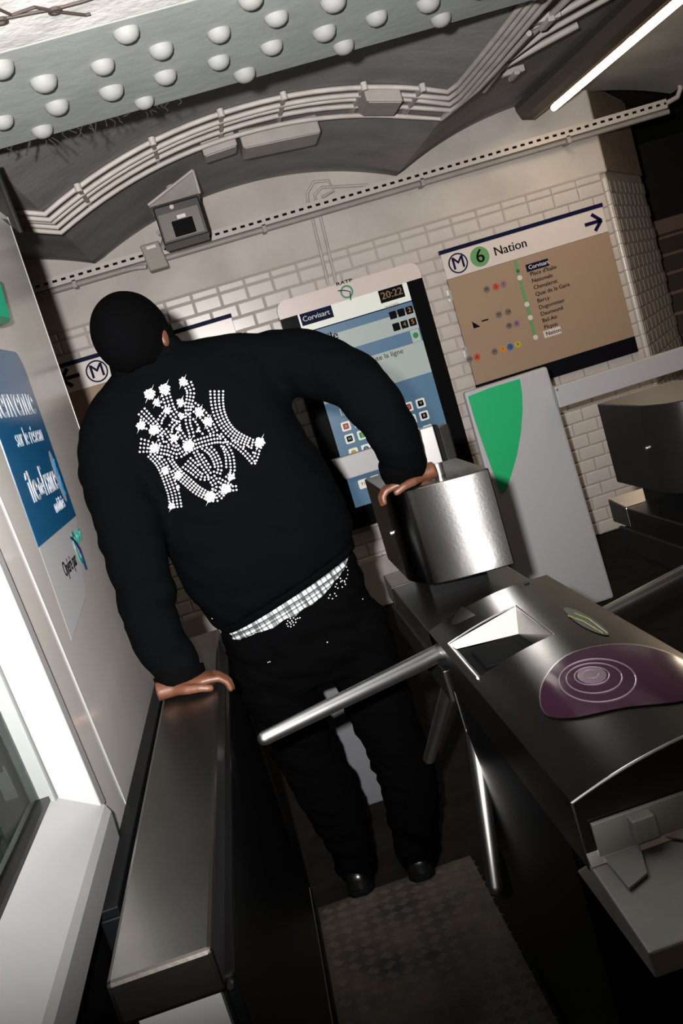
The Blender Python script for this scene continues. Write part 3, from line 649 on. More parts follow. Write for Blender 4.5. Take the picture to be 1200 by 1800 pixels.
        ov = smoothp([(946, 1240), (949, 1198), (985, 1153), (1040, 1134), (1110, 1129), (1170, 1143), (1215, 1165), (1228, 1205), (1212, 1232), (1160, 1238), (1100, 1243), (1050, 1254), (1005, 1264), (962, 1262)])
        patch(ov, M['steel'], 'target_rim', .0012, None)
        cxm, cym = sum(p[0] for p in ov) / len(ov), sum(p[1] for p in ov) / len(ov)
        patch([(cxm + (u - cxm) * .982, cym + (v - cym) * .975) for u, v in ov], M['purple'], 'target_panel', .0022, None)
        b_ = MB()
        for (rx, ry, w_, cx, cy) in ((66, 46, 1.4, 1050, 1196), (48, 32, 1.2, 1044, 1192), (30, 19, 1.2, 1040, 1188), (14, 9, 1.0, 1038, 1185)):
            pts = [onhood(cx + rx * math.cos(a) + ry * .35 * math.sin(a), cy + ry * math.sin(a) * .8 - rx * .14 * math.cos(a), .0028) for a in [2 * PI * k / 40 for k in range(41)]]
            b_.tube(pts, .0011 * w_, 5)
        b_.build('target_rings', M['swirl'], t)
        patch([(1040 + 26 * math.cos(a), 1187 + 15 * math.sin(a)) for a in [2 * PI * k / 20 for k in range(20)]], mat('target_core', (.13, .10, .12), .3), 'target_core', .0026, None)
        st = smoothp([(984, 1066), (1010, 1070), (1050, 1092), (1076, 1118), (1050, 1114), (1010, 1094)])
        patch(st, mat('sticker_grey', (.06, .065, .055), .3), 'sticker', .0015, None)
        b_ = MB(); lm = mat('sticker_lime', (.16, .20, .06), .4)
        for q in (((998, 1082), (1025, 1092), (1058, 1112)), ((1010, 1078), (1035, 1088), (1066, 1112))): b_.tube([onhood(u, v, .0025) for u, v in q], .0012, 5)
        b_.build('sticker_lines', lm, t)
        MB().disc(onhood(925, 1025, .001), .006, (0, 0, 1), .002, 14).build('lock', M['darkm'], t)
        # front: tray below the hood, slot plate, guard and guide tab
        m_ = MB(); m_.hexa([P(0, 1.035, .655), P(.295, 1.035, .655), P(.295, 1.30, .655), P(0, 1.30, .655), P(0, 1.035, .690), P(.295, 1.035, .690), P(.295, 1.212, .713), P(0, 1.212, .713)])
        m_.build('front_tray', M['satin'], t, bevel=.003)
        m_ = MB(); m_.hexa([P(0, 1.20, .713), P(.295, 1.20, .713), P(.295, 1.212, .713), P(0, 1.212, .713), P(0, 1.2105, .728), P(.295, 1.2105, .728), P(.295, 1.212, .728), P(0, 1.212, .728)]); m_.build('tray_fold', M['arm'], t)
        MB().box(P(.016, 1.205, .718), P(.160, 1.212, .768)).build('slot_plate', M['satin'], t, bevel=.0015)
        MB().box(P(.064, 1.185, .731), P(.096, 1.206, .764)).build('slot_guard', M['satin'], t, bevel=.002)
        MB().box(P(.070, 1.200, .722), P(.100, 1.2045, .731)).build('slot', M['matte'], t)
        m_ = MB(); m_.prism([P(.020, 1.206, .7165), P(.072, 1.206, .7165), P(.056, 1.150, .7095), P(.024, 1.135, .7075)], (0, 0, .003)); m_.build('guide_tab', M['satin'], t)
        m_ = MB(); m_.prism([P(.105, 1.206, .7165), P(.150, 1.206, .7165), P(.27, 1.10, .703), P(.27, 1.06, .697)], (0, 0, .0022)); m_.build('guide_tab', M['satin'], t)
        MB().tube([P(.001, 2.019, .42), P(.001, 2.019, .735)], .0014, 6).build('cabinet_edge', M['arm'], t)
    # validator head on a stem
    m_ = MB(); m_.box(P(.07, 2.42, .79), P(.22, 2.68, .87)); m_.build('stem', M['dark'], t)
    fp = [(.023, 2.74), (.023, 2.46)] + [(.023 + .234 * k / 20, 2.256 + .0545 * (1 - k / 20) + .05 * ((k / 20 - .65) ** 2 - .1225) + .10 * max(0, 1 - k / 4.5) ** 2.4) for k in range(21)] + [(.262, 2.74)]
    m_ = MB(); m_.prism([P(x, y, .862) for x, y in fp], (0, 0, .238)); hd = m_.build('validator_head', M['post'] if near else M['darkm'], t, smooth=42, bevel=.003)  # far head gets a darker metal to paint in its dark reflection
    MB().disc(P(.0225, 2.455, .985), .006, (-1, 0, 0), .006, 12).build('screw', M['arm'], hd)
    if near:
        m_ = MB(); m_.tube([P(.166, 2.385, 1.10), P(.166, 2.385, 1.14)], .014, 12); m_.build('bracket_peg', M['arm'], hd, smooth=50)
        m_ = MB(); m_.prism([P(.142, 2.37, 1.130), P(.180, 2.37, 1.130), P(.180, 2.37, 1.222), P(.138, 2.37, 1.222)], (0, .03, 0)); m_.build('bracket', mat('polished_bracket', (.75, .75, .75), .25, .9), hd, bevel=.002)
        MB().box(P(.183, 2.372, 1.13), P(.192, 2.41, 1.22)).build('bracket_gap', M['matte'], hd)
        MB().box(P(.192, 2.372, 1.13), P(.218, 2.42, 1.215)).build('bracket_side', M['post'], hd, bevel=.003)
    # tripod
    H = Vector(P(.060, 2.10, .772)); ax = Vector((-.82, -.12, -.55)).normalized()
    m_ = MB(); m_.tube([H - ax * .06, H - ax * .02, H + ax * .022, H + ax * .040], [.048, .046, .036, .020], 20); m_.build('tripod_hub', M['darkm'], t, smooth=40)
    m_ = MB(); m_.disc(P(.000, 2.005, .772), .024, (-.8, -.5, .3), .004, 20, ry=.007); m_.build('hub_slot', M['matte'], t)
    for tip in ((-.405, 1.93, .765), (-.050, 1.89, .32), (-.065, 2.33, .44)):
        tp = Vector(P(*tip)); d = (tp - H).normalized(); m_ = MB(); m_.tube([H + d * .015, H + d * .06, tp], [.0215, .0200, .0145], 18, round_end=True); m_.build('tripod_arm', M['arm'], t, smooth=60)
    return t
turnstile(.27, 'steel turnstile with purple oval target and validator head, right of the person')
turnstile(.985, 'dark turnstile half out of view behind the right edge, beyond the purple-target one', dY=.05, near=False)

# ------------------------------------------------------------ low barrier under the left hand
t = thing('barrier_cabinet', (-.27, 1.9, 0), 'long low cabinet with brushed steel top under the left hand of the person', 'barrier')
XL, XR = -.333, -.207
m_ = MB(); m_.box((XL, 1.078, .792), (XR, 2.62, .85)); m_.build('steel_top', M['rail'], t, bevel=.006)
MB().box((XL + .012, 1.10, .0), (XR - .004, 2.60, .792)).build('body', M['matte'], t)
MB().box((XL + .02, 1.085, .05), (XR - .008, 1.10, .792)).build('front_panel', M['white'], t)
MB().box((XR - .004, 1.10, .0), (-.196, 2.62, .80)).build('passage_side', M['dark'], t, bevel=.004)
m_ = MB(); m_.tube([(XR + .004, 1.09, .79), (XR + .006, 1.9, .795), (XR + .004, 2.60, .80)], .0045, 8); m_.build('side_bead', M['darkm'], t, smooth=60)
m_ = MB(); m_.tube([(-.1955, 1.10, .06), (-.1955, 2.63, .06)], .002, 6); m_.build('lower_bead', M['arm'], t)
t = thing('cover_strip', (-.365, 2.0, 0), 'black metal strip between the steel barrier top and the booth wall', 'cover strip')
MB().box((-.396, 1.36, 0), (-.338, 2.66, .785)).build('strip', M['dark'], t, bevel=.003)
MB().box((-.392, 1.36, .785), (-.365, 2.66, .80)).build('raised_lip', M['dark'], t, bevel=.002)
for y in (1.39, 1.75, 2.05, 2.12): MB().disc((-.350, y, .785), .0045, (0, 0, 1), .004, 12).build('screw', M['arm'], t)

# ------------------------------------------------------------ ticket booth on the left
t = thing('ticket_booth', (-.75, 2.0, 0), 'grey enamelled ticket booth wall with blue welcome panel and white window frame', 'booth')
BX = -.40
MB().box((-1.5, 1.64, .0), (BX - .014, 2.70, 2.02)).build('carcass', M['matte'], t)
MB().hexa([(BX - .012, 1.848, .40), (BX, 1.848, .40), (BX, 2.722, .40), (BX - .012, 2.722, .40), (BX - .012, 1.535, 2.03), (BX, 1.535, 2.03), (BX, 2.722, 2.03), (BX - .012, 2.722, 2.03)]).build('side_panel', M['panel'], t, bevel=.0015)
MB().hexa([(BX - .014, 1.71, .40), (BX - .001, 1.71, .40), (BX - .001, 1.85, .40), (BX - .014, 1.85, .40), (BX - .014, 1.405, 2.03), (BX - .001, 1.405, 2.03), (BX - .001, 1.55, 2.03), (BX - .014, 1.55, 2.03)]).build('filler_panel', M['panel'], t, bevel=.002)
MB().tube([(BX, 1.848 - .192 * .4, .80), (BX, 1.848 - .192 * 1.6, 2.0)], .0016, 6).build('panel_bead', M['bead'], t)
MB().box((BX - .012, 2.722, .40), (BX + .001, 2.730, 2.03)).build('edge_strip', M['bead'], t)
m_ = MB(); m_.hexa([(-1.4, 1.55, 2.03), (BX - .01, 1.55, 2.03), (BX + .002, 2.83, 2.005), (-1.4, 2.83, 2.005), (-1.4, 1.55, 2.40), (BX - .06, 1.55, 2.40), (BX - .01, 2.86, 2.195), (-1.4, 2.86, 2.195)]); m_.build('roof_box', M['darkm'], t)
MB().tube([(BX + .004, 2.835, 2.005), (BX - .006, 2.865, 2.2)], .006, 6).build('roof_edge', M['steel'], t)
# window: post, sill, beads, pane
def lean(x0, x1, y0, y1, z0, z1, k=.19):
    d0, d1 = -k * (z0 - .85), -k * (z1 - .85)
    return MB().hexa([(x0, y0 + d0, z0), (x1, y0 + d0, z0), (x1, y1 + d0, z0), (x0, y1 + d0, z0), (x0, y0 + d1, z1), (x1, y0 + d1, z1), (x1, y1 + d1, z1), (x0, y1 + d1, z1)])
lean(-.455, BX + .004, 1.590, 1.625, .855, 2.03).build('window_post', M['white'], t, bevel=.003)
lean(-.495, -.455, 1.575, 1.62, .90, 2.03).build('glazing_bead', M['bead'], t, bevel=.003)
MB().prism([(-.50, .2, .80), (BX + .012, .2, .80), (BX + .014, .2, .848), (BX + .008, .2, .862), (-.462, .2, .908), (-.50, .2, .912)], (0, 1.395, 0)).build('window_sill', M['white'], t)
MB().box((-.486, .2, .905), (-.462, 1.575, .917)).build('sill_gasket', M['darkm'], t)
MB().box((-.482, .2, .915), (-.477, 1.575, 2.03)).build('pane', M['glass'], t)
MB().box((-.50, .2, .0), (BX - .004, 1.59, .80)).build('lower_wall', M['dark'], t)
MB().box((-1.5, .1, .0), (-1.45, 2.7, 2.03)).build('inner_wall', M['black'], t)
# poster on the side panel
def rp(y0, y1, z0, z1, r_):
    P_ = [(BX + .0005, y0, z0), (BX + .0005, y1, z0)]
    for k in range(7): a = math.radians(15 * k); P_.append((BX + .0005, y1 - r_ + r_ * math.cos(a), z1 - r_ + r_ * math.sin(a)))
    P_.append((BX + .0005, y0, z1)); return P_
MB().prism(rp(1.796, 2.246, 1.279, 1.652, .05), (.0004, 0, 0)).build('welcome_panel', M['blue'], t)
MB().prism([(BX + .0004, 1.80, 1.10), (BX + .0004, 2.06, 1.13), (BX + .0004, 2.245, 1.278), (BX + .0004, 1.80, 1.278)], (.0001, 0, 0)).build('white_film', M['film'], t)
bx = BX + .0012
text('Bienvenue', .098, (bx, 2.205, 1.545), M['greyprint'], t, RY, ax='RIGHT', bold=.001)
text('sur le réseau', .052, (bx, 2.185, 1.473), M['greyprint'], t, RY, ax='RIGHT')
text('île', .088, (bx, 1.880, 1.378), M['greyprint'], t, RY, bold=.004); text('de', .050, (bx, 1.965, 1.372), M['greyprint'], t, RY, bold=.001); text('France', .088, (bx, 2.015, 1.378), M['greyprint'], t, RY, bold=.004, sx=.62)
text('mobilités', .040, (bx, 2.05, 1.322), M['greyprint'], t, RY, sx=.8)
MB().prism([(bx, 2.195 + .022 * math.cos(a), 1.375 + .058 * math.sin(a)) for a in [2 * PI * k / 24 for k in range(24)]], (.0002, 0, 0)).build('emblem', M['greyprint'], t)
m_ = MB(); m_.tube([(bx + .001, 2.205, 1.412), (bx + .001, 2.188, 1.39), (bx + .001, 2.202, 1.375), (bx + .001, 2.188, 1.355), (bx + .001, 2.205, 1.335)], .0022, 6); m_.build('emblem_stroke', M['blue'], t)
text('Opéré par', .042, (bx, 1.93, 1.208), M['ink'], t, RY, sx=.85)
m_ = MB()
for k in range(24):
    A, B = 2 * PI * k / 24, 2 * PI * (k + 1) / 24
    m_.prism([(bx, 2.135 + r_ * .62 * math.cos(a), 1.222 + r_ * math.sin(a)) for a, r_ in ((A, .026), (A, .036), (B, .036), (B, .026))], (.0006, 0, 0))
m_.build('logo_ring', M['teal'], t); MB().tube([(bx + .001, 2.10, 1.25), (bx + .001, 2.13, 1.235), (bx + .001, 2.15, 1.215), (bx + .001, 2.145, 1.17)], .0022, 6).build('logo_stroke', M['navy'], t)
text('RATP', .034, (bx, 2.165, 1.238), M['teal'], t, RY, sx=.8)
# card seen through the window
cd = thing('green_card', (-.55, 1.4, .5), 'dark green card with white lettering inside the booth window', 'card')
MB().box((-.556, 1.10, .50), (-.552, 1.580, .885)).build('card', mat('card_green', (.003, .09, .035), .6, spec=.1), cd)
text('France', .050, (-.5515, 1.520, .838), M['greyprint'], cd, RY, ax='RIGHT'); text('mobilités', .030, (-.5515, 1.520, .800), M['greyprint'], cd, RY, ax='RIGHT')
MB().prism([(-.5515, 1.548 + .012 * math.cos(a), .852 + .026 * math.sin(a)) for a in [2 * PI * k / 20 for k in range(20)]], (.0004, 0, 0)).build('emblem', M['bead'], cd)
MB().box((-.575, 1.15, .0), (-.556, 1.56, .50)).build('stand', M['dark'], cd)
ds = at(9, 1378, 1.63)
t = thing('paper_slip', (ds.x, 1.63, .84), 'pale slip clipped to the dark inner wall of the booth, seen through the window', 'slip')
MB().hexa([(ds.x - .012, 1.633, ds.z - .03), (ds.x + .010, 1.633, ds.z - .03), (ds.x + .010, 1.639, ds.z - .03), (ds.x - .012, 1.639, ds.z - .03), (ds.x - .014, 1.633, ds.z + .03), (ds.x + .006, 1.633, ds.z + .03), (ds.x + .006, 1.639, ds.z + .03), (ds.x - .014, 1.639, ds.z + .03)]).build('slip', M['bead'], t)
MB().box((ds.x - .01, 1.626, ds.z + .022), (ds.x + .002, 1.634, ds.z + .034)).build('clip', M['dark'], t)
# green box sign fixed to the booth
t = thing('green_sign', (-.385, 2.1, 1.69), 'bright green box sign sticking out of the booth wall at the left edge', 'sign')
q = [atx(u, v, -.382) for u, v in ((-40, 470), (0, 493), (18, 558), (15, 568), (-4, 574), (-40, 580))]
MB().prism(q, (-.018, 0, 0)).build('sign_body', M['greenbox'], t, bevel=.003)
q = [atx(u, v, -.381) for u, v in ((-4, 555), (17, 560), (14, 568), (-4, 573))]; MB().prism(q, (.002, 0, 0)).build('lower_edge', mat('dark_green_edge', (.0, .16, .08), .4), t)
# ------------------------------------------------------------ the person
t = thing('person', (.03, 2.66, 0), 'person seen from behind in black jacket with rhinestone emblem, leaning on both barriers', 'person')
def sring(L, R, Y, d, n=28, e=2.5, sag=0.0):
    a = at(*L, Y); b_ = at(*R, Y); c = (a + b_) / 2; h = (b_ - a) / 2; out = []
    for k in range(n):
        th = 2 * PI * k / n; cs, sn = math.cos(th), math.sin(th); X = math.copysign(abs(cs) ** (2 / e), cs); Yd = math.copysign(abs(sn) ** (2 / e), sn)
        p = c + h * X + Vector((0, -d, 0)) * Yd
        if sag: p.z -= sag * max(0, sn) * (1 - X * X)
        out.append(p)
    return out
def limb(pts, n=16, round_end=True):    # (u, v, depth, radius)
    m_ = MB(); m_.tube([at(u, v, Y) for u, v, Y, r_ in pts], [p[3] for p in pts], n, round_end=round_end); return m_
def densify(pts, k=3):
    out = []; n = len(pts)
    for i in range(n - 1):
        p0, p1, p2, p3 = [pts[max(0, min(n - 1, i + o))] for o in (-1, 0, 1, 2)]
        for j in range(k):
            s = j / k; out.append(tuple(.5 * ((2 * b_) + (-a + c) * s + (2 * a - 5 * b_ + 4 * c - d) * s * s + (-a + 3 * b_ - 3 * c + d) * s ** 3) for a, b_, c, d in zip(p0, p1, p2, p3)))
    return out + [pts[-1]]
sleeveR = densify([(440, 640, 2.46, .075), (500, 636, 2.45, .084), (545, 643, 2.42, .083), (612, 664, 2.34, .073), (655, 706, 2.28, .068), (692, 765, 2.29, .060), (703, 798, 2.32, .056), (707, 816, 2.335, .054)])
sleeveL = densify([(225, 705, 2.46, .070), (203, 755, 2.44, .084), (199, 820, 2.42, .085), (222, 905, 2.38, .082), (243, 990, 2.33, .074), (257, 1045, 2.29, .070), (265, 1092, 2.24, .064), (291, 1143, 2.19, .060), (309, 1168, 2.15, .055), (315, 1184, 2.14, .053)])
torso = [((383, 1104), (618, 948), 2.50, .128), ((368, 1090), (620, 925), 2.50, .135), ((325, 1035), (611, 892), 2.49, .142), ((272, 930), (576, 820), 2.475, .142), ((228, 835), (530, 745), 2.46, .140), ((200, 780), (500, 680), 2.46, .132), ((178, 730), (492, 625), 2.46, .115), ((180, 705), (470, 590), 2.46, .095), ((192, 682), (405, 590), 2.46, .078), ((200, 665), (335, 598), 2.455, .066), ((203, 648), (312, 596), 2.455, .060)]
def dens_rings(rs, k=3): 
    P = densify([(*a, *b_, Y, d) for a, b_, Y, d in rs], k); return [((p[0], p[1]), (p[2], p[3]), p[4], p[5]) for p in P]
jb = MB(); jb.loft([sring(a, b_, Y, d) for a, b_, Y, d in dens_rings(torso)])
jb.add(*(lambda m_: (m_.v, m_.f))(limb(sleeveR))); jb.add(*(lambda m_: (m_.v, m_.f))(limb(sleeveL)))
jm = fuse(jb, .011, 5, .007, 8)
jacket = link('jacket', jm, M['jacket'], t)
for nm, s in (('cuff', sleeveR), ('cuff', sleeveL)):
    a, b_ = s[-3], s[-1]; A, B = at(*a[:3]), at(*b_[:3]); d = (B - A).normalized(); e = B + d * b_[3] * .55
    MB().tube([e - d * .035, e - d * .01, e + d * .012], [b_[3] + .004, b_[3] + .003, b_[3] - .004], 24).build(nm, M['cap'], jacket, smooth=50)
hem = [sring((382, 1100), (619, 944), 2.50, .134), sring((388, 1107), (622, 952), 2.50, .131), sring((392, 1110), (622, 958), 2.50, .122)]
MB().loft(hem).build('waistband', M['jacket'], jacket, smooth=50)
col = [sring((198, 672), (330, 606), 2.455, .072), sring((200, 655), (318, 598), 2.455, .066), sring((203, 640), (311, 590), 2.455, .060)]
MB().loft(col).build('collar', M['jacket'], jacket, smooth=50)

# body, one skin: torso, neck, head, arms, hands, legs
bd = MB()
inner = [((400, 1120), (606, 985), 2.51, .10), ((340, 1000), (585, 880), 2.49, .105), ((250, 840), (505, 750), 2.475, .105), ((205, 740), (470, 640), 2.47, .09), ((208, 690), (390, 605), 2.47, .065), ((212, 655), (300, 612), 2.46, .054), ((205, 620), (285, 590), 2.455, .055)]
bd.loft([sring(a, b_, Y, d, 24, 2.1) for a, b_, Y, d in dens_rings(inner, 2)])
HC = at(238, 596, 2.44)                              # head centre
up = Vector((-.10, .16, 1)).normalized(); fw = Vector((.42, .90, -.12)); fw = (fw - up * fw.dot(up)).normalized(); rt = fw.cross(up)
hp = lambda r_, f, u: HC + rt * r_ + fw * f + up * u
bd.ell(hp(0, -.008, .014), (rt * .072, fw * .093, up * .090)); bd.ell(hp(0, .040, -.050), (rt * .058, fw * .058, up * .066))
bd.ell(hp(0, .062, -.098), (rt * .026, fw * .026, up * .018))
bd.tube([hp(0, .094, .012), hp(0, .108, -.022), hp(0, .112, -.034)], [.007, .012, .012], 10, round_end=True)
for s in (-1, 1):
    bd.ell(hp(s * .016, .103, -.036), (rt * .008, fw * .010, up * .008), 10, 8)
    bd.ell(hp(s * .072, -.004, -.022), (rt * .010, fw * .019, up * .032), 14, 10)
    bd.ell(hp(s * .030, .086, .026), (rt * .022, fw * .010, up * .007), 12, 8)
for z in (-.066, -.075): bd.ell(hp(0, .094, z), (rt * .024, fw * .010, up * .006), 14, 8)
def arm(pts): bd.add(*(lambda m_: (m_.v, m_.f))(limb(pts, 14)))
def hand(wr, fx, up_, side, curl, L=1.0):
    """wr wrist, fx finger direction, up_ back of the hand, side = thumb direction"""
    fx = Vector(fx).normalized(); z = Vector(up_); z = (z - fx * z.dot(fx)).normalized(); y = z.cross(fx); y = y if y.dot(Vector(side)) > 0 else -y
    p = lambda a, b_, c: Vector(wr) + fx * a + y * b_ + z * c
    rings = []
    for a, w_, h in ((-.03, .027, .021), (0, .032, .020), (.03, .041, .019), (.06, .041, .0155), (.082, .040, .0135), (.092, .036, .010)):
        rings.append([p(a, w_ * math.cos(q), h * math.sin(q)) for q in [2 * PI * k / 18 for k in range(18)]])
    bd.loft(rings)
    for b_, l, r_, sp in ((.030, .072, .0090, .06), (.0105, .080, .0092, .015), (-.0095, .075, .0088, -.03), (-.0285, .058, .0080, -.09)):
        q = p(.080, b_, 0); pts = [q - fx * .02, q]; a = curl[0]; s_ = 0
        for seg, da in zip((.42, .33, .25), curl):
            a = da; d = fx * math.cos(a) + y * sp - z * math.sin(a); q = q + d.normalized() * l * seg * L; pts.append(q)
        bd.tube(pts, [r_, r_, r_ * .98, r_ * .92, r_ * .80], 10, round_end=True)
    th = [p(.012, .022, -.002), p(.034, .045, -.004), p(.062, .056, -.006), p(.082, .058, -.012)]
    bd.tube(th, [.0135, .0115, .0100, .0085], 10, round_end=True)
    return p
arm([(455, 640, 2.46, .055), (540, 650, 2.42, .050), (640, 700, 2.29, .042), (700, 790, 2.32, .034), (728, 838, 2.345, .028)])
arm([(230, 720, 2.46, .055), (205, 820, 2.42, .050), (245, 990, 2.33, .043), (285, 1140, 2.19, .034), (305, 1200, 2.14, .029)])
wR = Vector((.390, 2.338, 1.122)); wL = Vector((-.306, 2.112, .874))
hand(wR, (-1, .02, -.08), (0, .05, 1), (0, -1, 0), (.12, .75, 1.5), .72)
hand(wL, (1, .10, -.06), (0, .05, 1), (0, -1, 0), (.10, .75, 1.4), .85)
arm([(728, 838, 2.345, .026), (740, 845, 2.345, .024)])
# legs under the trousers
arm([(470, 1120, 2.52, .075), (500, 1200, 2.53, .070), (525, 1310, 2.57, .055), (575, 1410, 2.62, .046), (622, 1515, 2.66, .036)])
arm([(590, 1080, 2.52, .075), (640, 1170, 2.53, .070), (680, 1290, 2.56, .055), (710, 1390, 2.60, .046), (730, 1490, 2.63, .036)])
for f in ((618, 1535, 2.66), (728, 1512, 2.63)):
    a = at(*f); a.z = .055; bd.tube([a, a + Vector((.012, .07, -.012)), a + Vector((.03, .17, -.022))], [.034, .032, .024], 12, round_end=True)
body = link('body', fuse(bd, .0042, 3), M['skin'], t)
for s in (-1, 1): MB().ell(hp(s * .030, .083, .006), (rt * .0115, fw * .0115, up * .0115), 14, 10).build('eye', M['eye'], t, smooth=60)
# knitted cap pulled down over the ears to the nape
cp = MB(); N = 30; cr = []
for j, ph in enumerate([k / 10 for k in range(11)]):
    ring = []
    for k in range(N):
        a = 2 * PI * k / N; f = math.cos(a); el0 = -1.15 if f < .1 else -1.15 + (f - .1) / .9 * 1.58
        el = el0 + (PI / 2 - .03 - el0) * ph
        g = 1.0 + .012 * math.sin(5 * a + j)
        ring.append(hp(math.cos(el) * math.sin(a) * .080 * g, -.010 + math.cos(el) * f * (.100 if f > 0 else .104) * g, .012 + math.sin(el) * (.098 if el > 0 else .095)))
    cr.append(ring)
cp.loft(cr, cap=False); cp.f.append(tuple(range(10 * N, 11 * N)))
co = cp.build('knitted_cap', M['cap'], t, smooth=80); sd = co.modifiers.new('s', 'SOLIDIFY'); sd.thickness = .007; sd.offset = 1; co.modifiers.new('u', 'SUBSURF').render_levels = 1
nk = [sring((196, 662), (312, 604), 2.45, .066, 24, 2.0), sring((188, 628), (308, 588), 2.45, .072, 24, 2.0), sring((182, 605), (300, 570), 2.445, .078, 24, 2.0)]
MB().loft(nk, cap=False).build('neck_flap', M['cap'], co, smooth=60).modifiers.new('s', 'SOLIDIFY').thickness = .006

# checked shorts showing above the trousers
sh = [sring((388, 1100), (612, 962), 2.505, .118, 36), sring((398, 1122), (618, 985), 2.51, .120, 36, sag=.008), sring((410, 1150), (618, 1020), 2.515, .100, 36, sag=.01)]
MB().loft(sh, cap=False).build('checked_shorts', M['plaid'], t, smooth=70).modifiers.new('s', 'SOLIDIFY').thickness = .003
# trousers: one garment, remeshed
tr = MB()
tr.loft([sring(a, b_, Y, d, 28, 2.3, sag=sg) for a, b_, Y, d, sg in (((384, 1104), (618, 962), 2.51, .126, .062), ((390, 1125), (634, 1000), 2.515, .134, .055), ((398, 1160), (652, 1050), 2.525, .136, .01), ((404, 1200), (672, 1100), 2.53, .130, 0), ((425, 1235), (680, 1150), 2.535, .10, 0))])
def leg(pts): tr.add(*(lambda m_: (m_.v, m_.f))(limb(densify(pts, 3), 20)))
leg([(478, 1150, 2.52, .098), (487, 1200, 2.53, .096), (510, 1262, 2.55, .093), (532, 1310, 2.57, .084), (562, 1372, 2.60, .084), (592, 1425, 2.63, .080), (614, 1480, 2.65, .064), (628, 1522, 2.66, .062)])
leg([(618, 1100, 2.52, .098), (640, 1160, 2.53, .094), (662, 1225, 2.545, .092), (688, 1292, 2.565, .086), (712, 1350, 2.585, .084), (722, 1405, 2.60, .080), (730, 1460, 2.62, .068), (735, 1498, 2.63, .064)])
trousers = link('trousers', fuse(tr, .010, 4, .010, 11, 3), M['pants'], t)
# shoes
for (u, v, Y, dx) in ((632, 1545, 2.66, .035), (738, 1520, 2.63, .03)):
    c = at(u, v, Y); c.z = 0; d = Vector((dx, .26, 0)).normalized(); s_ = Vector((d.y, -d.x, 0)); rg = []
    for a, w_, h in ((-.065, .018, .05), (-.055, .032, .075), (-.02, .037, .085), (.03, .037, .085), (.08, .043, .07), (.14, .047, .055), (.19, .042, .045), (.22, .024, .03)):
        rg.append([c + d * a + s_ * w_ * math.copysign(abs(math.cos(q)) ** .7, math.cos(q)) + Vector((0, 0, .022 + (h - .022) * max(0, math.sin(q)) + .012 * min(0, math.sin(q)))) for q in [2 * PI * k / 18 for k in range(18)]])
    so = MB().loft(rg).build('shoe', M['shoe'], t, smooth=60)
    ol = [c + d * a + s_ * b_ for a, b_ in ((-.07, -.02), (-.07, .02), (-.05, .038), (.05, .040), (.13, .050), (.20, .043), (.225, .02), (.225, -.02), (.20, -.043), (.13, -.050), (.05, -.040), (-.05, -.038))]
    MB().prism([p + Vector((0, 0, .001)) for p in ol], (0, 0, .022)).build('sole', M['matte'], so, bevel=.004)

# rhinestones: laid on the cloth of the back
def layer(me):
    bm = bmesh.new(); bm.from_mesh(me); tree = BVHTree.FromBMesh(bm); bm.free(); return tree
jt, pt = layer(jm), layer(trousers.data)
def gem(mb, p, n_, r_, h=.55):
    n_ = n_.normalized(); u = n_.orthogonal().normalized(); w_ = n_.cross(u); K = 7; o = len(mb.v)
    for rr, hh in ((1, 0), (.92, h * .6), (.5, h)):
        for k in range(K): a = 2 * PI * k / K; mb.v.append(tuple(p + (u * math.cos(a) + w_ * math.sin(a)) * r_ * rr + n_ * r_ * hh))
    for l in range(2):
        for k in range(K): j = (k + 1) % K; mb.f.append((o + l * K + k, o + l * K + j, o + (l + 1) * K + j, o + (l + 1) * K + k))
    mb.f.append(tuple(o + 2 * K + k for k in range(K)))
def drop(tree, u, v, off=.0004):
    a = at(u, v, 2.33); d = (a - Vector((0, 0, EYE))).normalized(); h = tree.ray_cast(Vector((0, 0, EYE)), d)
    return (h[0] + h[1] * off, h[1]) if h[0] is not None else (None, None)
Z2 = lambda x, y: (220 + x / 4.615, 640 + y / 4.615)
stones = []
def put(x, y, r_=11.5, dmin=17.5):
    for (a, b_, c) in stones:
        if (a - x) ** 2 + (b_ - y) ** 2 < (dmin * .5 + c * .76) ** 2: return
    stones.append((x, y, r_))
def band(pts, rows, w0, w1=None, step=25):
    w1 = w0 if w1 is None else w1; P = densify([tuple(map(float, p)) for p in pts], 12); acc = [0]
    for a, b_ in zip(P, P[1:]): acc.append(acc[-1] + math.hypot(b_[0] - a[0], b_[1] - a[1]))
    n = max(2, int(acc[-1] / step)); 
    for k in range(n + 1):
        s = acc[-1] * k / n; i = max(j for j in range(len(acc)) if acc[j] <= s + 1e-6); i = min(i, len(P) - 2)
        f = (s - acc[i]) / max(1e-6, acc[i + 1] - acc[i]); x = P[i][0] + (P[i + 1][0] - P[i][0]) * f; y = P[i][1] + (P[i + 1][1] - P[i][1]) * f
        dx, dy = P[i + 1][0] - P[i][0], P[i + 1][1] - P[i][1]; L = math.hypot(dx, dy) or 1; w_ = w0 + (w1 - w0) * k / n
        for r_ in range(rows):
            o = (r_ - (rows - 1) / 2) * (w_ / max(1, rows - 1)) if rows > 1 else 0
            put(x - dy / L * o, y + dx / L * o)
band([(742, 222), (744, 300), (760, 390), (800, 480), (860, 555), (930, 600), (1000, 630)], 4, 104, 60)
band([(1000, 640), (1050, 650), (1090, 640)], 4, 60, 80); band([(790, 560), (830, 610), (900, 660), (970, 720), (1035, 795)], 2, 28); band([(1085, 650), (1065, 740), (1040, 800)], 2, 28)
band([(930, 620), (1000, 690), (1040, 750)], 2, 30)
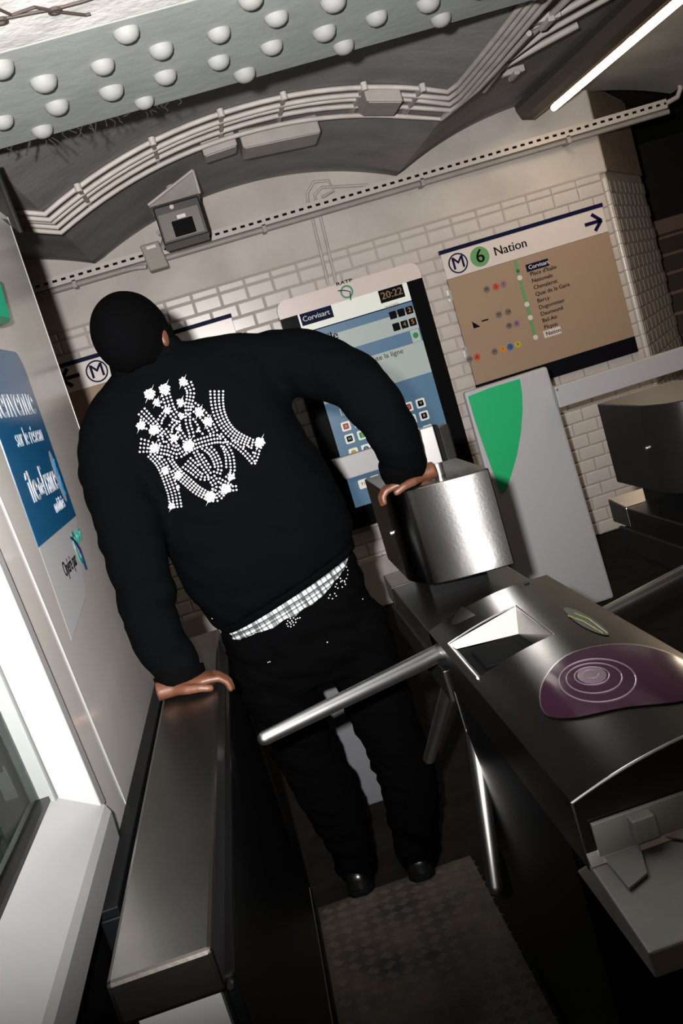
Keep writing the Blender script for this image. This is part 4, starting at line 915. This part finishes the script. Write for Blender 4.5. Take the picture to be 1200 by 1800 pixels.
band([(125, 660), (200, 670), (270, 690)], 4, 104, 60); band([(270, 690), (350, 705), (420, 730), (480, 700), (560, 655), (650, 625), (740, 605), (820, 610), (900, 620)], 3, 60)
band([(215, 725), (280, 790), (325, 870), (365, 970), (395, 1060), (410, 1160)], 4, 74, 92)
band([(300, 710), (350, 790), (410, 870), (500, 950), (580, 1020), (680, 1075)], 4, 76, 60)
band([(690, 1080), (750, 1080), (815, 1020), (900, 1005)], 3, 60, 30); band([(700, 920), (740, 990), (720, 1050)], 3, 56); band([(760, 940), (850, 990)], 2, 30)
band([(750, 625), (795, 690), (815, 760), (820, 835)], 1, 0); band([(800, 640), (850, 720), (868, 800), (868, 880), (830, 925)], 2, 32)
band([(640, 665), (700, 710), (740, 780), (755, 840), (745, 880)], 3, 54); band([(560, 690), (590, 750), (630, 820), (680, 890)], 2, 30); band([(625, 735), (660, 790), (690, 835)], 1, 0)
band([(500, 800), (560, 850), (620, 900), (700, 905)], 4, 96, 60); band([(515, 765), (540, 790)], 1, 0)
band([(135, 385), (200, 450), (260, 520), (300, 560)], 3, 66, 40); band([(130, 420), (170, 500), (230, 540)], 2, 30)
band([(330, 250), (350, 310), (370, 370), (410, 430)], 3, 60); band([(260, 310), (330, 350), (390, 420)], 2, 34)
band([(330, 390), (285, 450), (280, 520), (285, 600), (310, 660)], 2, 32); band([(310, 545), (350, 600), (400, 670), (450, 720)], 3, 60)
band([(430, 455), (375, 500), (365, 560), (400, 620), (440, 680)], 2, 30); band([(440, 440), (430, 520), (470, 590), (500, 640)], 2, 30)
band([(510, 400), (510, 480), (535, 560), (545, 640)], 2, 34); band([(510, 410), (560, 455), (595, 510), (605, 545)], 1, 0); put(627, 565)
band([(505, 160), (530, 220), (525, 280), (510, 350), (515, 400)], 3, 64, 40); band([(530, 330), (600, 380), (660, 450), (700, 520), (740, 600)], 3, 66, 60); band([(410, 350), (470, 310)], 2, 30)
gm_ = MB(); sp_ = MB()
for x, y, r_ in stones:
    p, n_ = drop(jt, *Z2(x, y))
    if p is not None: gem(gm_, p, n_, r_ / 4.615 / F_PX * 2.33 * .86)
for (x, y, r_) in ((200, 245, 45), (320, 205, 45), (470, 145, 36), (130, 500, 38), (235, 535, 42), (255, 310, 30), (450, 310, 32), (455, 420, 26), (435, 525, 20), (670, 470, 38), (400, 600, 34), (515, 660, 46), (235, 680, 38), (1090, 635, 42), (325, 860, 30), (430, 900, 34), (690, 1075, 46), (815, 1010, 42), (862, 915, 28), (380, 1150, 28), (590, 540, 16), (600, 390, 36), (340, 375, 28), (430, 1000, 16)):
    for k in range(int(r_ * r_ / 75)):       # sparkle glint built up as a packed rosette of small stones
        q = r_ * math.sqrt((k + .5) / (r_ * r_ / 75)) * .95; a = 2.4 * k
        p, n_ = drop(jt, *Z2(x + q * math.cos(a), y + q * math.sin(a)), .0012)
        if p is not None: gem(gm_, p, n_, 9.5 / 4.615 / F_PX * 2.33)
    if r_ > 27:
        for sgn in (1, -1):                       # spikes of the glints, shaped as slivers on the largest rosettes
            tip = Z2(x + sgn * r_ * .8, y - sgn * r_ * 1.75); b0 = Z2(x - 5, y - 3); b1 = Z2(x + 5, y + 3); pr = [drop(jt, *q, .0025)[0] for q in (b0, tip, b1)]
            if all(pr): sp_.prism(pr, (0, -.0008, 0))
gm_.add(sp_.v, sp_.f)
gm_.build('rhinestone_emblem', M['stone'], jacket, kind='stuff', label='white rhinestone monogram emblem with modelled sparkle glints')
gs = MB()
for cx, cy, rx, ry, n in ((422, 1108, 13, 7, 11), (512, 1094, 8, 8, 9), (512, 1094, 3, 3, 4), (604, 1008, 7, 14, 11), (598, 1028, 9, 6, 7), (584, 1048, 7, 5, 5)):
    for k in range(n):
        p, n_ = drop(pt, cx + rx * math.cos(2 * PI * k / n + .3), cy + ry * math.sin(2 * PI * k / n + .3) - .3 * rx * math.cos(2 * PI * k / n))
        if p is not None: gem(gs, p, n_, .0019)
for u, v in ((408, 1110), (523, 1087), (527, 1086), (471, 1164), (474, 1163), (575, 1129), (637, 1053), (373, 1087)):
    p, n_ = drop(pt, u, v)
    if p is None: p, n_ = drop(jt, u, v)
    if p is not None: gem(gs, p, n_, .0019)
gs.build('trouser_studs', M['stone'], trousers, kind='stuff', label='tiny silver studs in flower shapes')
